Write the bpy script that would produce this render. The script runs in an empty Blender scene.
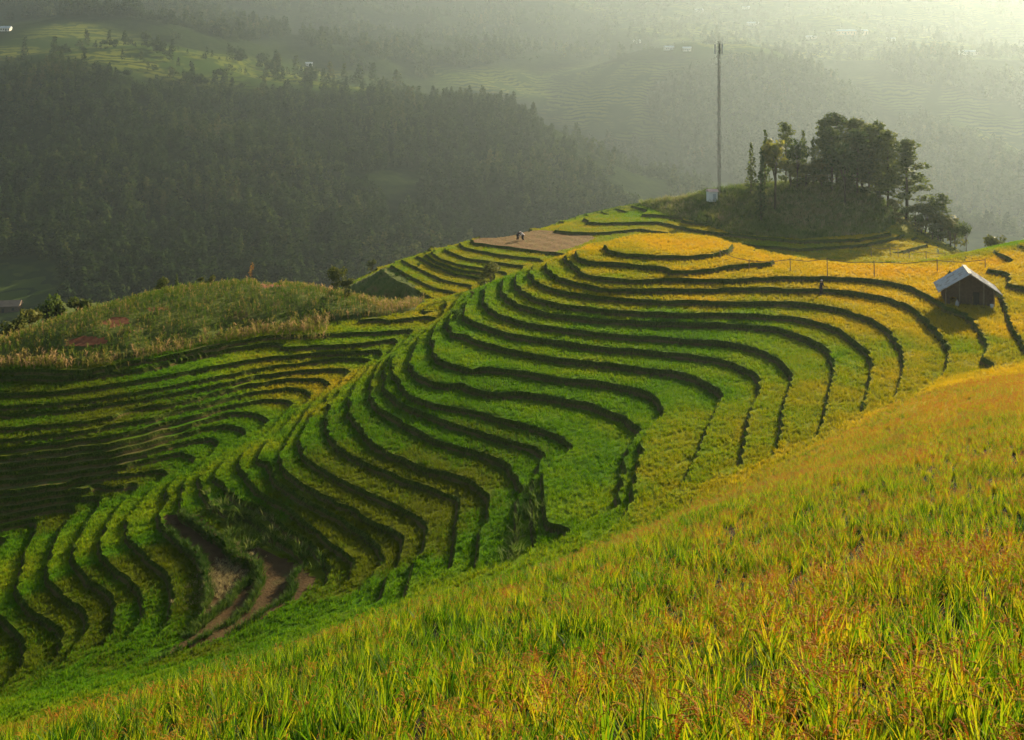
import bpy, bmesh, math, random
import numpy as np
from mathutils import Vector, Matrix, Euler
rng = np.random.default_rng(7)
random.seed(7)
SC = bpy.context.scene
COL = SC.collection

# ------------------------------------------------------------------ camera
LENS, HORIZ = 38.0, 75.0                       # level camera with a shifted lens: upright things stay upright
FPX = 1024 * LENS / 36.0
def ray(u, v): return np.array([(u - 512.0) / FPX, 1.0, (HORIZ - v) / FPX])
def at_depth(u, v, Y):                       # point of the sight line at ground distance Y
    d = ray(u, v); return d * (Y / d[1])
def at_z(u, v, z):                           # point of the sight line on the level plane z
    d = ray(u, v); return d * (z / d[2])
def project(x, y, z):
    y = np.maximum(y, 0.1)
    return 512 + FPX * x / y, HORIZ - FPX * z / y

# ------------------------------------------------------------------ terrace levels (metres, camera at height 0)
_ZL = ([-40, 10, 12, 16, 92], [3.8, -26.2, -27.4, -29.4, -29.4 - 76 * 0.44])
def zof(l): return np.interp(l, *_ZL)
def lof(z): return np.interp(-np.asarray(z, float), [-q for q in _ZL[1]], _ZL[0])

# lips of the terraces: level -> polylines
LIPS = [
 (0, [(602,244),(610,250),(626,253),(656,254.5),(686,255),(712,253),(730,248),(734,243),(716,236),(680,233),(640,233.5),(614,238),(602,244)]),
 (1, [(590,243),(577,249),(574,252),(580,259),(594,265),(620,269),(640,270),(680,270),(708,268),(730,264),(752,262),(768,262),(774,259),(768,255),(752,250)]),
 (2, [(566,256),(573,262),(590,269.5),(620,273.5),(662,275.5),(672,277),(700,278),(730,278),(760,276),(784,275.5),(816,276),(828,275.5),(850,276.5),(880,279),(900,282),(914,286),(930,296),(939,300),(947,306),(957,309),(967,312),(979,324),(989,344),(983,356)]),
 (3, [(549,258),(547,263),(550,270),(560,277),(580,282),(605,287),(640,288),(662,287.5),(720,287),(780,287),(816,287.5),(832,288),(860,291),(890,297),(910,304),(923,314),(937,328),(947,340),(951,350),(949,362),(945,372)]),
 (4, [(533,264),(531,272),(534,278),(546,285),(570,291),(605,295.5),(640,298.5),(680,299.5),(720,300),(760,300),(800,301),(824,304),(848,309),(872,318),(892,332),(902,346),(905,360),(904,368),(900,380),(897,392)]),
 (5, [(519,270),(516,280),(520,288),(536,297),(560,303),(605,308),(640,310.5),(680,312),(720,312),(760,313),(790,315),(816,320),(840,328),(856,338),(868,348),(873,360),(872,375),(870,385),(867,396),(864,410)]),
 (6, [(505,276),(503,286),(506,295),(520,303),(550,312),(605,318),(640,320),(680,321),(720,322),(746,323),(776,326),(800,333),(820,342),(830,350),(835,360),(835,372),(831,386),(826,408),(822,426),(814,438)]),
 (7, [(486,284),(484,296),(488,306),(504,315),(540,324),(605,332),(640,335),(680,337),(720,340),(740,342),(760,348),(780,358),(790,366),(794,374),(791,386),(785,400),(783,418),(778,446),(770,458)]),
 (8, [(471,296),(464,306),(466,316),(486,324),(512,333),(550,338),(605,346),(640,348),(680,352),(720,357),(736,362),(750,368),(758,374),(761,383),(760,392),(753,404),(749,420),(745,440),(742,464)]),
 (9, [(452,310),(448,322),(455,333),(464,333),(480,340),(510,348),(560,357),(605,361),(640,366),(672,369),(696,375),(714,384),(723,392),(722,400),(712,418),(700,448),(686,476),(680,488)]),
 (10,[(437,324),(434,336),(433,344),(436,356),(450,362),(466,366),(476,372),(512,379),(540,381),(580,386),(610,392),(630,399),(644,406),(652,416),(650,424),(642,434),(636,448),(635,468),(630,490),(628,508)]),
 (11,[(420,335),(413,351),(411,363),(417,373),(429,379),(446,383),(463,381),(478,379),(512,386),(540,388),(580,393),(608,398),(626,404),(640,411),(648,419),(646,426),(638,437),(632,450),(631,468),(626,490),(624,508)]),
 (11.12,[(520,392),(556,398),(590,404),(614,414),(628,424),(630,432),(624,445),(618,460),(615,490),(612,510)]),
 (12,[(397,350),(391,365),(392,379),(402,391),(416,399),(436,403),(460,407),(486,412),(506,419),(540,426),(560,435),(573,442),(568,452),(552,456),(546,464),(541,478),(544,490),(542,505),(541,522),(546,527),(565,530),(577,530)]),
 (13,[(391,354),(387,367),(388,379),(397,393),(408,402),(418,408),(450,421),(480,430),(512,438),(538,446),(547,453),(541,463),(536,478),(538,490),(537,505),(535,522),(540,534),(560,538)]),
 (14,[(379,362),(372,380),(373,397),(379,406),(390,412),(405,421),(436,438),(460,445),(480,449),(508,462),(520,478),(524,486),(522,500),(520,520),(518,540),(510,558)]),
 (15,[(360,377),(352,392),(350,410),(353,417),(361,424),(366,434),(376,444),(400,456),(420,464),(464,476),(472,479),(486,490),(489,502),(486,520),(480,538),(478,552),(473,570)]),
 (16,[(344,386),(330,402),(327,416),(328,424),(329,433),(340,446),(365,460),(391,471),(420,482),(456,494),(462,497),(461,503),(455,520),(456,540),(450,568)]),
 (17,[(329,396),(310,415),(303,428),(300,440),(306,456),(332,473),(358,486),(382,496),(411,510),(426,521),(429,526),(423,537),(421,549),(413,576),(407,598)]),
 (18,[(312,404),(297,426),(284,447),(278,457),(283,471),(314,491),(352,509),(365,519),(399,530),(407,540),(399,559),(388,577),(382,594),(374,606)]),
 (19,[(280,430),(263,444),(255,455),(262,460),(273,461),(276,470),(282,480),(313,500),(350,517),(366,528),(382,544),(386,556),(376,571),(355,591),(326,609),(290,628)]),
 (20,[(243,450),(240,464),(247,475),(261,492),(291,506),(317,530),(338,547),(358,559),(357,569),(338,588),(314,606),(276,626),(230,646)]),
 (21,[(222,465),(214,477),(226,482),(230,487),(238,497),(247,503),(267,506),(279,521),(308,538),(329,559),(332,574),(326,582),(297,600),(267,615),(238,632),(200,648)]),
 (22,[(199,474),(204,489),(213,503),(229,511),(245,509),(262,522),(285,538),(305,552),(313,563),(294,571),(292,583),(295,594),(267,609),(238,629),(209,644),(175,657)]),
 (23,[(185,486),(182,500),(182,512),(209,530),(229,544),(234,556),(253,558),(260,565),(261,582),(253,600),(232,621),(194,641),(160,658)]),
 (24,[(170,496),(162,510),(160,521),(179,538),(197,553),(206,568),(204,585),(210,597),(203,615),(188,632),(150,655),(110,674)]),
 (25,[(137,507),(127,520),(129,536),(152,559),(170,574),(174,591),(172,609),(164,630),(132,653),(90,674)]),
 (26,[(112,517),(102,536),(101,553),(117,568),(138,583),(145,600),(144,618),(132,633),(100,655),(60,678)]),
 (27,[(84,533),(75,544),(73,556),(88,577),(111,591),(117,603),(114,627),(103,644),(70,668),(30,691)]),
 (28,[(55,549),(48,561),(48,577),(65,594),(88,609),(89,621),(85,635),(67,656),(35,680),(0,700)]),
 (29,[(26,562),(18,576),(18,591),(29,606),(53,621),(65,627),(62,644),(56,656),(30,677),(-10,702)]),
 (30,[(-5,580),(-8,597),(0,612),(15,627),(26,638),(26,662),(12,680),(-20,700)]),
 (31,[(-35,595),(-38,612),(-25,630),(-10,645),(-8,662),(-25,685)]),
 # right, above the hut
 (0, [(985,266),(994,272),(1003,280),(1012,284),(1030,287)]),
 (1, [(992,276),(999,284),(1005,300),(1011,322),(1024,342),(1030,352)]),
 # left valley
 (12,[(388,321),(395,319),(423,316),(437,311),(440,309)]),
 (13,[(379,331),(405,329),(428,324),(431,323)]),
 (14,[(326,345),(364,342),(390,338),(406,335)]),
 (15,[(323,351),(352,350),(382,348),(391,346)]),
 (16,[(300,362),(314,359),(341,356),(367,357),(375,360)]),
 (17,[(-40,414),(0,412),(60,408),(140,397),(205,386),(270,373),(300,369),(323,368),(344,367),(354,371)]),
 (18,[(-40,429),(0,427),(80,421),(144,411),(215,391),(259,379),(303,377),(326,378),(332,384)]),
 (19,[(-40,440),(0,438),(80,430),(150,413),(200,404),(244,392),(288,386),(307,388),(314,394)]),
 (20,[(-40,449),(0,447),(120,433),(160,422),(200,413),(235,403),(267,397),(288,398),(297,405)]),
 (21,[(-40,458),(0,456),(120,441),(205,418),(232,410),(253,411),(266,416),(270,421)]),
 (22,[(-40,467),(0,464),(120,449),(200,427),(223,423),(244,426),(248,433)]),
 (23,[(-40,475),(0,472),(120,457),(170,444),(200,437),(215,436),(223,444)]),
 (24,[(-40,483),(0,480),(80,470),(140,459),(180,450),(196,455),(194,464)]),
 (25,[(-40,492),(0,490),(80,481),(120,475),(150,468),(163,468),(170,474)]),
 (26,[(-40,501),(0,498),(60,491),(100,482),(125,479),(138,480),(140,486),(136,491)]),
 (27,[(-40,510),(0,507),(40,500),(80,491),(98,491),(105,496),(102,501)]),
 (28,[(-40,520),(0,517),(40,508),(62,502),(78,504),(76,512)]),
 (29,[(-40,530),(0,526),(20,519),(36,516),(43,521),(36,529)]),
 (30,[(-60,543),(-10,536),(4,531),(9,535),(0,547)]),
 (31,[(-70,553),(-40,548),(-30,552),(-35,562)]),
 # two banks at the foot of the crop hill
 (12,[(-40,361),(0,361),(80,363),(140,356),(205,340),(264,327),(323,321),(376,316),(411,310)]),
 (13,[(-40,364),(0,364),(80,366),(140,359),(205,343),(264,330),(323,324),(376,319)]),
 (15,[(-40,382),(0,382),(70,382),(140,371),(205,358),(273,348)]),
 (16,[(-40,407),(0,405),(60,402),(140,391),(205,378),(270,365)]),
 (14,[(-40,378),(0,378),(70,378),(140,367),(205,354),(273,345),(305,346)]),
 # hill behind the mound
 (10,[(590,214),(596,213),(621,213),(660,214),(700,218)]),
 (11,[(570,223),(576,221),(600,222),(660,221),(690,228),(720,232),(800,240),(860,238),(894,232)]),
 (12,[(548,229),(570,231),(600,232),(640,228),(690,235),(720,241),(800,248),(860,244),(896,236)]),
 (13,[(470,238),(474,242),(515,247),(555,252),(580,255)]),
 (13,[(780,252),(800,253),(860,254),(900,251),(930,243)]),
 (12.6,[(480,238),(520,237),(560,238),(590,241)]),
 (14,[(460,242),(465,247),(502,254),(540,258)]),
 (15,[(446,245),(446,249),(465,257),(500,262),(527,265)]),
 (16,[(430,250),(440,258),(460,264),(500,270)]),
 (18,[(416,254),(434,264),(456,273),(490,278)]),
 (19,[(400,258),(416,266),(443,279),(474,285)]),
 (20,[(390,264),(405,272),(434,287),(465,293)]),
 (21,[(380,268),(392,278),(420,291),(440,300)]),
]
# ground that is not terraced: image point and distance
FORE = [(0,712,22),(100,680,24),(200,645,26),(300,610,28.5),(400,585,31),(480,560,34),(550,540,37),(640,509,43),(700,489,47),(760,470,52),(820,445,58),
 (860,420,64),(900,395,70),(940,378,75),(985,366,78),(1024,356,80),
 (512,740,11),(0,740,17.5),(1024,740,9),(1024,600,16),(1024,500,25),(1024,420,42),(1024,385,62),(800,740,10),(800,600,19),(800,500,33),(512,650,20),(512,600,27),
 (512,560,33.5),(250,740,14),(250,690,20),(640,600,24),(640,550,34),(900,450,46),(900,520,27),(1200,740,9),(1200,600,16),(1200,450,34),(1200,360,75),(-150,740,20),(-150,770,17),(512,820,8),(1024,820,6.5),(1300,740,8)]
SKY = [(740,241,138),(760,247,134),(800,255,132),(850,262,130),(900,262,130),(940,256,130),(980,247,130),(1024,237,130),(1100,222,130),(1024,262,118),(1100,260,112),(1100,300,95)]
DOME = [(0,332,125),(60,310,135),(130,292,142),(200,282,147),(270,277,150),(340,289,150),(400,309,147),(-60,352,121),(0,345,121.3),(-60,366,114.9),(70,345,120.1),(70,325,125.3),(130,335,124.1),(130,315,129.9),(200,322,131.0),(200,302,136.2),(270,312,137.4),(270,297,141.4),(340,303,142.5),(375,308,143.7)]
ESKY = [(345,282,196),(380,262,205),(430,243,212),(480,233,216),(530,226,222),(560,218,230),(580,211,238),(610,206,242),(640,201,244),(670,194,236),(707,190,224)]
KNOB = [(700,205,214),(720,190,222),(740,181,226),(770,178,228),(800,176,229),(840,180,228),(880,190,226),(910,212,220),(935,232,212),(965,250,206),
 (720,222,208),(760,225,206),(800,228,205),(850,228,205),(890,224,206),(780,205,214),(830,205,214)]

DK = 0.915
SKY, DOME, ESKY, KNOB = ([(u, v, Y * k) for u, v, Y in q] for q, k in ((SKY, .965), (DOME, .87), (ESKY, DK), (KNOB, DK)))
def build_constraints():
    P, L, M = [], [], []                       # xy, level, terrace mask
    def add(x, y, l, m=None):
        P.append((x, y)); L.append(l); M.append(-1 if m is None else m)
    for k, pl in LIPS:
        z = float(zof(k)) + 0.08
        w = [at_z(u, v, z) for u, v in pl]
        for a, b in zip(w[:-1], w[1:]):
            n = max(1, int(np.hypot(*(b - a)[:2]) / 0.3))
            for i in range(n):
                q = a + (b - a) * (i / n); add(q[0], q[1], k, 1)
        add(w[-1][0], w[-1][1], k, 1)
    def pts(lst, m, dz=-0.5, back=()):
        for u, v, Y in lst:
            q = at_depth(u, v, Y); add(q[0], q[1], float(lof(q[2] + dz)), m)
            for dy, drop in back:
                qb = at_depth(u, v, Y + dy); add(qb[0], qb[1], float(lof(qb[2] - drop)), m)
    pts(FORE[:9], 0, -0.8, ((6, 1.5), (14, 2.0)))
    pts(FORE[9:16], 0, -0.6); pts(FORE[16:], 0, -0.7)
    for x, y, z in ((0,0,-3.6),(-12,2,-8),(10,0,-2.6),(25,5,-2.5),(-30,8,-13),(45,30,-6),(60,60,-10),(75,100,-15),(-40,25,-22),(-60,45,-38),(-80,70,-50),(-100,100,-52)):
        add(x, y, float(lof(z)), 0)
    pts(SKY, None, -0.3)
    for u, v, Y in SKY[:9]:
        q = at_depth(u, v, Y)
        add(q[0], q[1] + 16, float(lof(q[2] - 5)), 0)
    pts(DOME, 0, -0.4)
    for u, v, Y in DOME[:8]:
        q = at_depth(u, v, Y)
        add(q[0], q[1] + 14, float(lof(q[2] - 4.5)), 0); add(q[0] - 4, q[1] + 34, float(lof(q[2] - 16)), 0)
    pts(ESKY, None, -0.3)
    for u, v, Y in ESKY[:9]:
        q = at_depth(u, v, Y)
        add(q[0] - 6, q[1] + 16, float(lof(q[2] - 7)), 0); add(q[0] - 14, q[1] + 40, float(lof(q[2] - 26)), 0)
    pts(KNOB, 0, -0.6)
    for u, v, Y in KNOB[1:10]:
        q = at_depth(u, v, Y)
        add(q[0], q[1] + 22, float(lof(q[2] - 9)), 0)
    for x in range(-125, 126, 10):
        add(x, 296, float(lof(-72)), 0)
    for y in range(175, 296, 10):
        add(-124, y, float(lof(-66)), 0)
        add(124, y, float(lof(-52)), 0)
    return np.array(P), np.array(L), np.array(M)

X0, X1, Y0, Y1 = -125.0, 125.0, -4.0, 298.0
def lap(H):
    o = np.zeros_like(H)
    d = H[1:] - H[:-1]; o[1:] += d; o[:-1] -= d
    d = H[:, 1:] - H[:, :-1]; o[:, 1:] += d; o[:, :-1] -= d
    return o
def solve_field(P, L, x0, x1, y0, y1, steps, l1, l2, wt=1.0, its=140):
    H = None
    for s in steps:
        nx = int(round((x1 - x0) / s)) + 1; ny = int(round((y1 - y0) / s)) + 1
        ix = np.clip(np.round((P[:, 0] - x0) / s).astype(int), 0, nx - 1)
        iy = np.clip(np.round((P[:, 1] - y0) / s).astype(int), 0, ny - 1)
        ok = (P[:, 0] > x0 - s) & (P[:, 0] < x1 + s) & (P[:, 1] > y0 - s) & (P[:, 1] < y1 + s)
        idx = (iy * nx + ix)[ok]
        cnt = np.bincount(idx, minlength=nx * ny).astype(float)
        sm = np.bincount(idx, weights=L[ok], minlength=nx * ny)
        W = np.where(cnt > 0, wt, 0.0).reshape(ny, nx)
        T = np.where(cnt > 0, sm / np.maximum(cnt, 1), 0).reshape(ny, nx)
        if H is None: H = np.full((ny, nx), L.mean())
        else:
            oy, ox = H.shape
            gy = np.linspace(0, oy - 1, ny); gx = np.linspace(0, ox - 1, nx)
            H = bil(H, gx[None, :] + 0 * gy[:, None], gy[:, None] + 0 * gx[None, :])
        b2 = l2 / (s * s)
        A = lambda h: W * h + l1 * lap(h) + b2 * lap(lap(h))
        r = W * T - A(H)
        D = W + 4 * l1 + 20 * b2
        z = r / D; p = z.copy(); rz = (r * z).sum()
        for _ in range(its if s < steps[0] else its * 5):
            Ap = A(p); al = rz / max((p * Ap).sum(), 1e-30)
            H = H + al * p; r = r - al * Ap
            z = r / D; rn = (r * z).sum(); p = z + (rn / max(rz, 1e-30)) * p; rz = rn
    return H
def bil(H, gx, gy):
    ny, nx = H.shape
    gx = np.clip(gx, 0, nx - 1.001); gy = np.clip(gy, 0, ny - 1.001)
    ix = gx.astype(int); iy = gy.astype(int); fx = gx - ix; fy = gy - iy
    return (H[iy, ix] * (1 - fx) + H[iy, ix + 1] * fx) * (1 - fy) + (H[iy + 1, ix] * (1 - fx) + H[iy + 1, ix + 1] * fx) * fy
def blur(a, n):
    for _ in range(n): a = a - 0.2 * lap(a)
    return a
CP_, CL_, CM_ = build_constraints()
GS = 0.5
LEV = solve_field(CP_, CL_, X0, X1, Y0, Y1, (4.0, 2.0, 1.0, 0.5), 0.05, 0.004)
LEV0 = solve_field(CP_, CL_, X0, X1, Y0, Y1, (4.0, 2.0, 1.0, 0.5), 0.002, 0.03)   # smooth hills where there are no terraces
_m = CM_ >= 0
MASK = solve_field(CP_[_m], CM_[_m].astype(float), X0, X1, Y0, Y1, (4.0, 2.0, 1.0), 0.05, 0.0, 1.0, 80)
MASK = np.clip((MASK - 0.35) / 0.3, 0, 1)
_mg = bil(MASK, *[q / 2 for q in np.meshgrid(np.arange(LEV.shape[1], dtype=float), np.arange(LEV.shape[0], dtype=float))])
LEV0 = blur(LEV0, 120); _mg = blur(_mg, 4); LEV = LEV * _mg + LEV0 * (1 - _mg)
HN = -LEV                                        # grows uphill; terrace k is where floor(HN) == -k
_gy, _gx = np.gradient(HN, GS)
GR = blur(np.hypot(_gx, _gy), 6)
RISER = 0.33                                     # every bank takes this much ground
_ix, _iy = np.meshgrid(np.arange(HN.shape[1], dtype=float), np.arange(HN.shape[0], dtype=float))
RW = np.maximum.reduce([bil(HN, _ix + RISER / GS * math.cos(a), _iy + RISER / GS * math.sin(a)) for a in np.arange(16) * math.pi / 8]) - HN
RW = np.clip(RW, 0.001, 3.0)
def gxy(x, y): return (x - X0) / GS, (y - Y0) / GS
def ground(x, y):
    """height, mask, riser share (0 on a tread), distance in levels above the lip"""
    gx, gy = gxy(np.asarray(x, float), np.asarray(y, float))
    h = bil(HN, gx, gy); d = bil(RW, gx, gy); m = bil(MASK, gx / 2, gy / 2)
    return zmap(h, h + d, m)
def zmap(h, F, m):
    k = np.floor(h); kf = np.floor(F + 1e-9)
    ris = kf > k
    t = np.where(ris, np.clip((F - kf) / np.maximum(F - h - (kf - k - 1), 1e-6), 0, 1), 0)
    zt = zof(-k) * (1 - t) + zof(-kf) * t
    ris = ris & (m > 0)
    z = zof(-h) * (1 - m) + zt * m
    return z, m, np.where(ris, 1.0, 0.0) * m, h - k
# ------------------------------------------------------------------ helpers: objects and materials
def tag(o, label=None, cat=None, group=None, kind=None):
    if label: o['label'] = label
    if cat: o['category'] = cat
    if group: o['group'] = group
    if kind: o['kind'] = kind
    return o
def empty(name, loc, rz=0.0, label=None, cat=None, group=None):
    o = bpy.data.objects.new(name, None); COL.objects.link(o)
    o.location = tuple(float(c) for c in loc); o.rotation_euler = (0, 0, rz); o.empty_display_size = 0.3
    return tag(o, label, cat, group)
def link(name, me, parent=None, coll=None):
    o = bpy.data.objects.new(name, me); (coll or COL).objects.link(o)
    if parent is not None: o.parent = parent
    return o
def np_mesh(name, V, F, mats=(), mi=None, smooth=False):
    V = np.asarray(V, np.float32); F = np.asarray(F, np.int32)
    me = bpy.data.meshes.new(name); n = F.shape[1]
    me.vertices.add(len(V)); me.vertices.foreach_set('co', V.ravel())
    me.loops.add(F.size); me.loops.foreach_set('vertex_index', F.ravel())
    me.polygons.add(len(F)); me.polygons.foreach_set('loop_start', np.arange(0, F.size, n, dtype=np.int32))
    for m in mats: me.materials.append(m)
    if mi is not None: me.polygons.foreach_set('material_index', np.asarray(mi, np.int32))
    me.polygons.foreach_set('use_smooth', np.full(len(F), smooth))
    me.update(calc_edges=True); me.validate()
    return me
def fattr(me, name, arr, dom='POINT'):
    a = me.attributes.new(name, 'FLOAT', dom); a.data.foreach_set('value', np.asarray(arr, np.float32))
class MB:
    """collects shapes into one mesh"""
    def __init__(s): s.v, s.f, s.m = [], [], []
    def add(s, vs, fs, mi=0):
        b = len(s.v); s.v += [tuple(map(float, p)) for p in vs]; s.f += [tuple(b + i for i in q) for q in fs]; s.m += [mi] * len(fs); return s
    def box(s, c, d, R=None, mi=0):
        vs = [Vector((x * d[0] / 2, y * d[1] / 2, z * d[2] / 2)) for x in (-1, 1) for y in (-1, 1) for z in (-1, 1)]
        if R is not None: vs = [R @ p for p in vs]
        return s.add([p + Vector(c) for p in vs], [(0,1,3,2),(4,6,7,5),(0,4,5,1),(2,3,7,6),(0,2,6,4),(1,5,7,3)], mi)
    def tube(s, pts, rad, n=6, mi=0, cap=True):
        pts = [Vector(p) for p in pts]; rings = []
        for i, p in enumerate(pts):
            d = (pts[min(i + 1, len(pts) - 1)] - pts[max(i - 1, 0)]).normalized()
            a = d.cross(Vector((0.31, 0.17, 0.93))); a = a.normalized() if a.length > 1e-4 else Vector((1, 0, 0))
            b = d.cross(a); r = rad[i] if hasattr(rad, '__len__') else rad
            rings.append([p + a * (r * math.cos(2 * math.pi * k / n)) + b * (r * math.sin(2 * math.pi * k / n)) for k in range(n)])
        vs = [q for rg in rings for q in rg]; fs = []
        for i in range(len(pts) - 1):
            for k in range(n): fs.append((i*n+k, i*n+(k+1)%n, (i+1)*n+(k+1)%n, (i+1)*n+k))
        if cap: fs += [tuple(range(n))[::-1], tuple((len(pts)-1)*n + k for k in range(n))]
        return s.add(vs, fs, mi)
    def strip(s, ctr, side, mi=0):
        vs = []
        for p, w in zip(ctr, side): vs += [p - w, p + w]
        return s.add(vs, [(2*i, 2*i+1, 2*i+3, 2*i+2) for i in range(len(ctr) - 1)], mi)
    def mesh(s, name, mats, smooth=False):
        me = bpy.data.meshes.new(name); me.from_pydata(s.v, [], s.f); me.polygons.foreach_set('material_index', s.m)
        me.polygons.foreach_set('use_smooth', [smooth] * len(s.f))
        for m in (mats if isinstance(mats, (list, tuple)) else [mats]): me.materials.append(m)
        me.update(); return me
    def build(s, name, mats, parent=None, smooth=False): return link(name, s.mesh(name, mats, smooth), parent)

def mat(name):
    m = bpy.data.materials.new(name); m.use_nodes = True; nt = m.node_tree; nt.nodes.clear()
    out = nt.nodes.new('ShaderNodeOutputMaterial'); return m, nt, out
def nd(nt, t, **kw):
    n = nt.nodes.new(t)
    for k, v in kw.items():
        if k.startswith('i_'): n.inputs[k[2:].replace('_', ' ')].default_value = v
        else: setattr(n, k, v)
    return n
def ramp(nt, fac, stops, interp='LINEAR'):
    r = nt.nodes.new('ShaderNodeValToRGB'); r.color_ramp.interpolation = interp; e = r.color_ramp.elements
    while len(e) > 1: e.remove(e[0])
    e[0].position = stops[0][0]; e[0].color = (*stops[0][1], 1)
    for p, c in stops[1:]: q = e.new(p); q.color = (*c, 1)
    nt.links.new(fac, r.inputs[0]); return r.outputs[0]
def math_(nt, op, a, b=0.0, clamp=False):
    n = nt.nodes.new('ShaderNodeMath'); n.operation = op; n.use_clamp = clamp
    for i, q in enumerate((a, b)):
        if isinstance(q, (int, float)): n.inputs[i].default_value = q
        else: nt.links.new(q, n.inputs[i])
    return n.outputs[0]
def mixc(nt, fac, a, b, mode='MIX'):
    n = nt.nodes.new('ShaderNodeMix'); n.data_type = 'RGBA'; n.blend_type = mode
    for i, q in ((0, fac), (6, a), (7, b)):
        if isinstance(q, (int, float)): n.inputs[i].default_value = q
        elif isinstance(q, tuple): n.inputs[i].default_value = (*q, 1)
        else: nt.links.new(q, n.inputs[i])
    return n.outputs[2]
def noise(nt, scale, detail=4, rough=0.6, vec=None):
    n = nd(nt, 'ShaderNodeTexNoise'); n.inputs['Scale'].default_value = scale; n.inputs['Detail'].default_value = detail; n.inputs['Roughness'].default_value = rough
    if vec is None:
        g = nt.nodes.new('ShaderNodeNewGeometry'); vec = g.outputs['Position']
    nt.links.new(vec, n.inputs['Vector']); return n.outputs['Fac']
def rough_mat(name, stops, scale=2.0, rough=0.9, bump=0.0, bscale=8.0, spec=0.05):
    m, nt, out = mat(name); p = nd(nt, 'ShaderNodeBsdfPrincipled'); p.inputs['Roughness'].default_value = rough
    p.inputs['Specular IOR Level'].default_value = spec
    nt.links.new(ramp(nt, noise(nt, scale), stops), p.inputs['Base Color'])
    if bump:
        b = nd(nt, 'ShaderNodeBump'); b.inputs['Strength'].default_value = bump; b.inputs['Distance'].default_value = 0.3
        nt.links.new(noise(nt, bscale, 5), b.inputs['Height']); nt.links.new(b.outputs[0], p.inputs['Normal'])
    nt.links.new(p.outputs[0], out.inputs[0]); return m
def leaf_mat(name, stops, trans=0.4, attr=None, jitter=0.25, rough=0.6, spec=0.03):
    """thin foliage: diffuse plus light passing through; colour by an instance attribute or by object random"""
    m, nt, out = mat(name)
    oi = nt.nodes.new('ShaderNodeObjectInfo')
    if attr:
        a = nd(nt, 'ShaderNodeAttribute', attribute_type='INSTANCER', attribute_name=attr); fac = a.outputs['Fac']
    else: fac = oi.outputs['Random']
    g = nt.nodes.new('ShaderNodeNewGeometry')
    f2 = math_(nt, 'ADD', fac, math_(nt, 'MULTIPLY', math_(nt, 'SUBTRACT', g.outputs['Random Per Island'], 0.5), jitter), True)
    c = ramp(nt, f2, stops)
    p = nd(nt, 'ShaderNodeBsdfPrincipled'); p.inputs['Roughness'].default_value = rough; p.inputs['Specular IOR Level'].default_value = spec
    t = nd(nt, 'ShaderNodeBsdfTranslucent'); ms = nd(nt, 'ShaderNodeMixShader'); ms.inputs[0].default_value = trans
    nt.links.new(c, p.inputs['Base Color']); nt.links.new(c, t.inputs['Color'])
    nt.links.new(p.outputs[0], ms.inputs[1]); nt.links.new(t.outputs[0], ms.inputs[2]); nt.links.new(ms.outputs[0], out.inputs[0])
    return m

# ------------------------------------------------------------------ near ground: smooth field cut along every lip and every riser foot
def hit(u, v, y0=4.0, y1=285.0):
    d = ray(u, v); Y = np.arange(y0, y1, 0.25); t = Y / d[1]
    g = ground(d[0] * t, Y)[0]; below = np.nonzero(d[2] * t <= g)[0]
    if len(below) == 0: return None
    t = t[below[0]]; return np.array([d[0] * t, d[1] * t, float(ground(d[0] * t, d[1] * t)[0])])
def in_poly(u, v, poly):
    c = np.zeros(u.shape, bool); n = len(poly)
    for i in range(n):
        (x1, y1), (x2, y2) = poly[i], poly[i - 1]
        if y1 == y2: continue
        c ^= ((y1 > v) != (y2 > v)) & (u < (x2 - x1) * (v - y1) / (y2 - y1) + x1)
    return c
PADDY = [(163,514),(183,509),(200,513),(240,548),(262,545),(300,563),(318,576),(300,594),(262,615),(225,634),(180,648),(150,660),(180,640),(204,612),(206,572),(196,552),(170,532)]
CUTFIELD = [(470,240),(490,233),(540,229),(585,232),(596,237),(575,246),(550,252),(515,248),(490,245)]
BANK = [(522,490),(545,478),(545,505),(540,522),(520,560),(500,560)]
BRUSH = [(206,490),(250,505),(300,530),(330,562),(320,580),(300,560),(262,545),(236,548),(212,515)]
DOMEP = [(-200,362),(0,361),(80,363),(140,356),(205,340),(264,327),(323,321),(376,316),(411,310),(425,300),(400,270),(300,240),(0,240),(-300,300)]
KNOBP = [(640,203),(668,214),(700,222),(730,232),(800,238),(880,232),(905,215),(925,222),(960,244),(1000,255),(1000,120),(640,120)]
BARE_DOME = [[(66,341),(84,336),(104,338),(108,343),(86,348),(64,347)],[(100,322),(114,317),(128,317),(130,324),(112,328)],[(148,308),(168,306),(172,309),(152,311)],[(255,283),(285,281),(290,286),(262,288)]]
def zones(x, y, z, k):
    u, v = project(x, y, z + 0.2)
    zn = np.zeros(x.shape, np.int8)
    dome = in_poly(u, v, DOMEP) & (y > 95) & (y < 180) & (x < 5)
    knob = in_poly(u, v, KNOBP) & (y > 166)
    pad = in_poly(u, v, PADDY) & (y > 50) & (y < 105) & (k >= 21)
    cf = in_poly(u, v, CUTFIELD) & (y > 150) & (y < 225)
    bank = (in_poly(u, v, BANK) | in_poly(u, v, BRUSH)) & (y > 50) & (y < 110)
    zn[bank] = 5; zn[dome] = 1; zn[knob] = 2; zn[pad] = 3; zn[cf] = 4
    return zn
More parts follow.
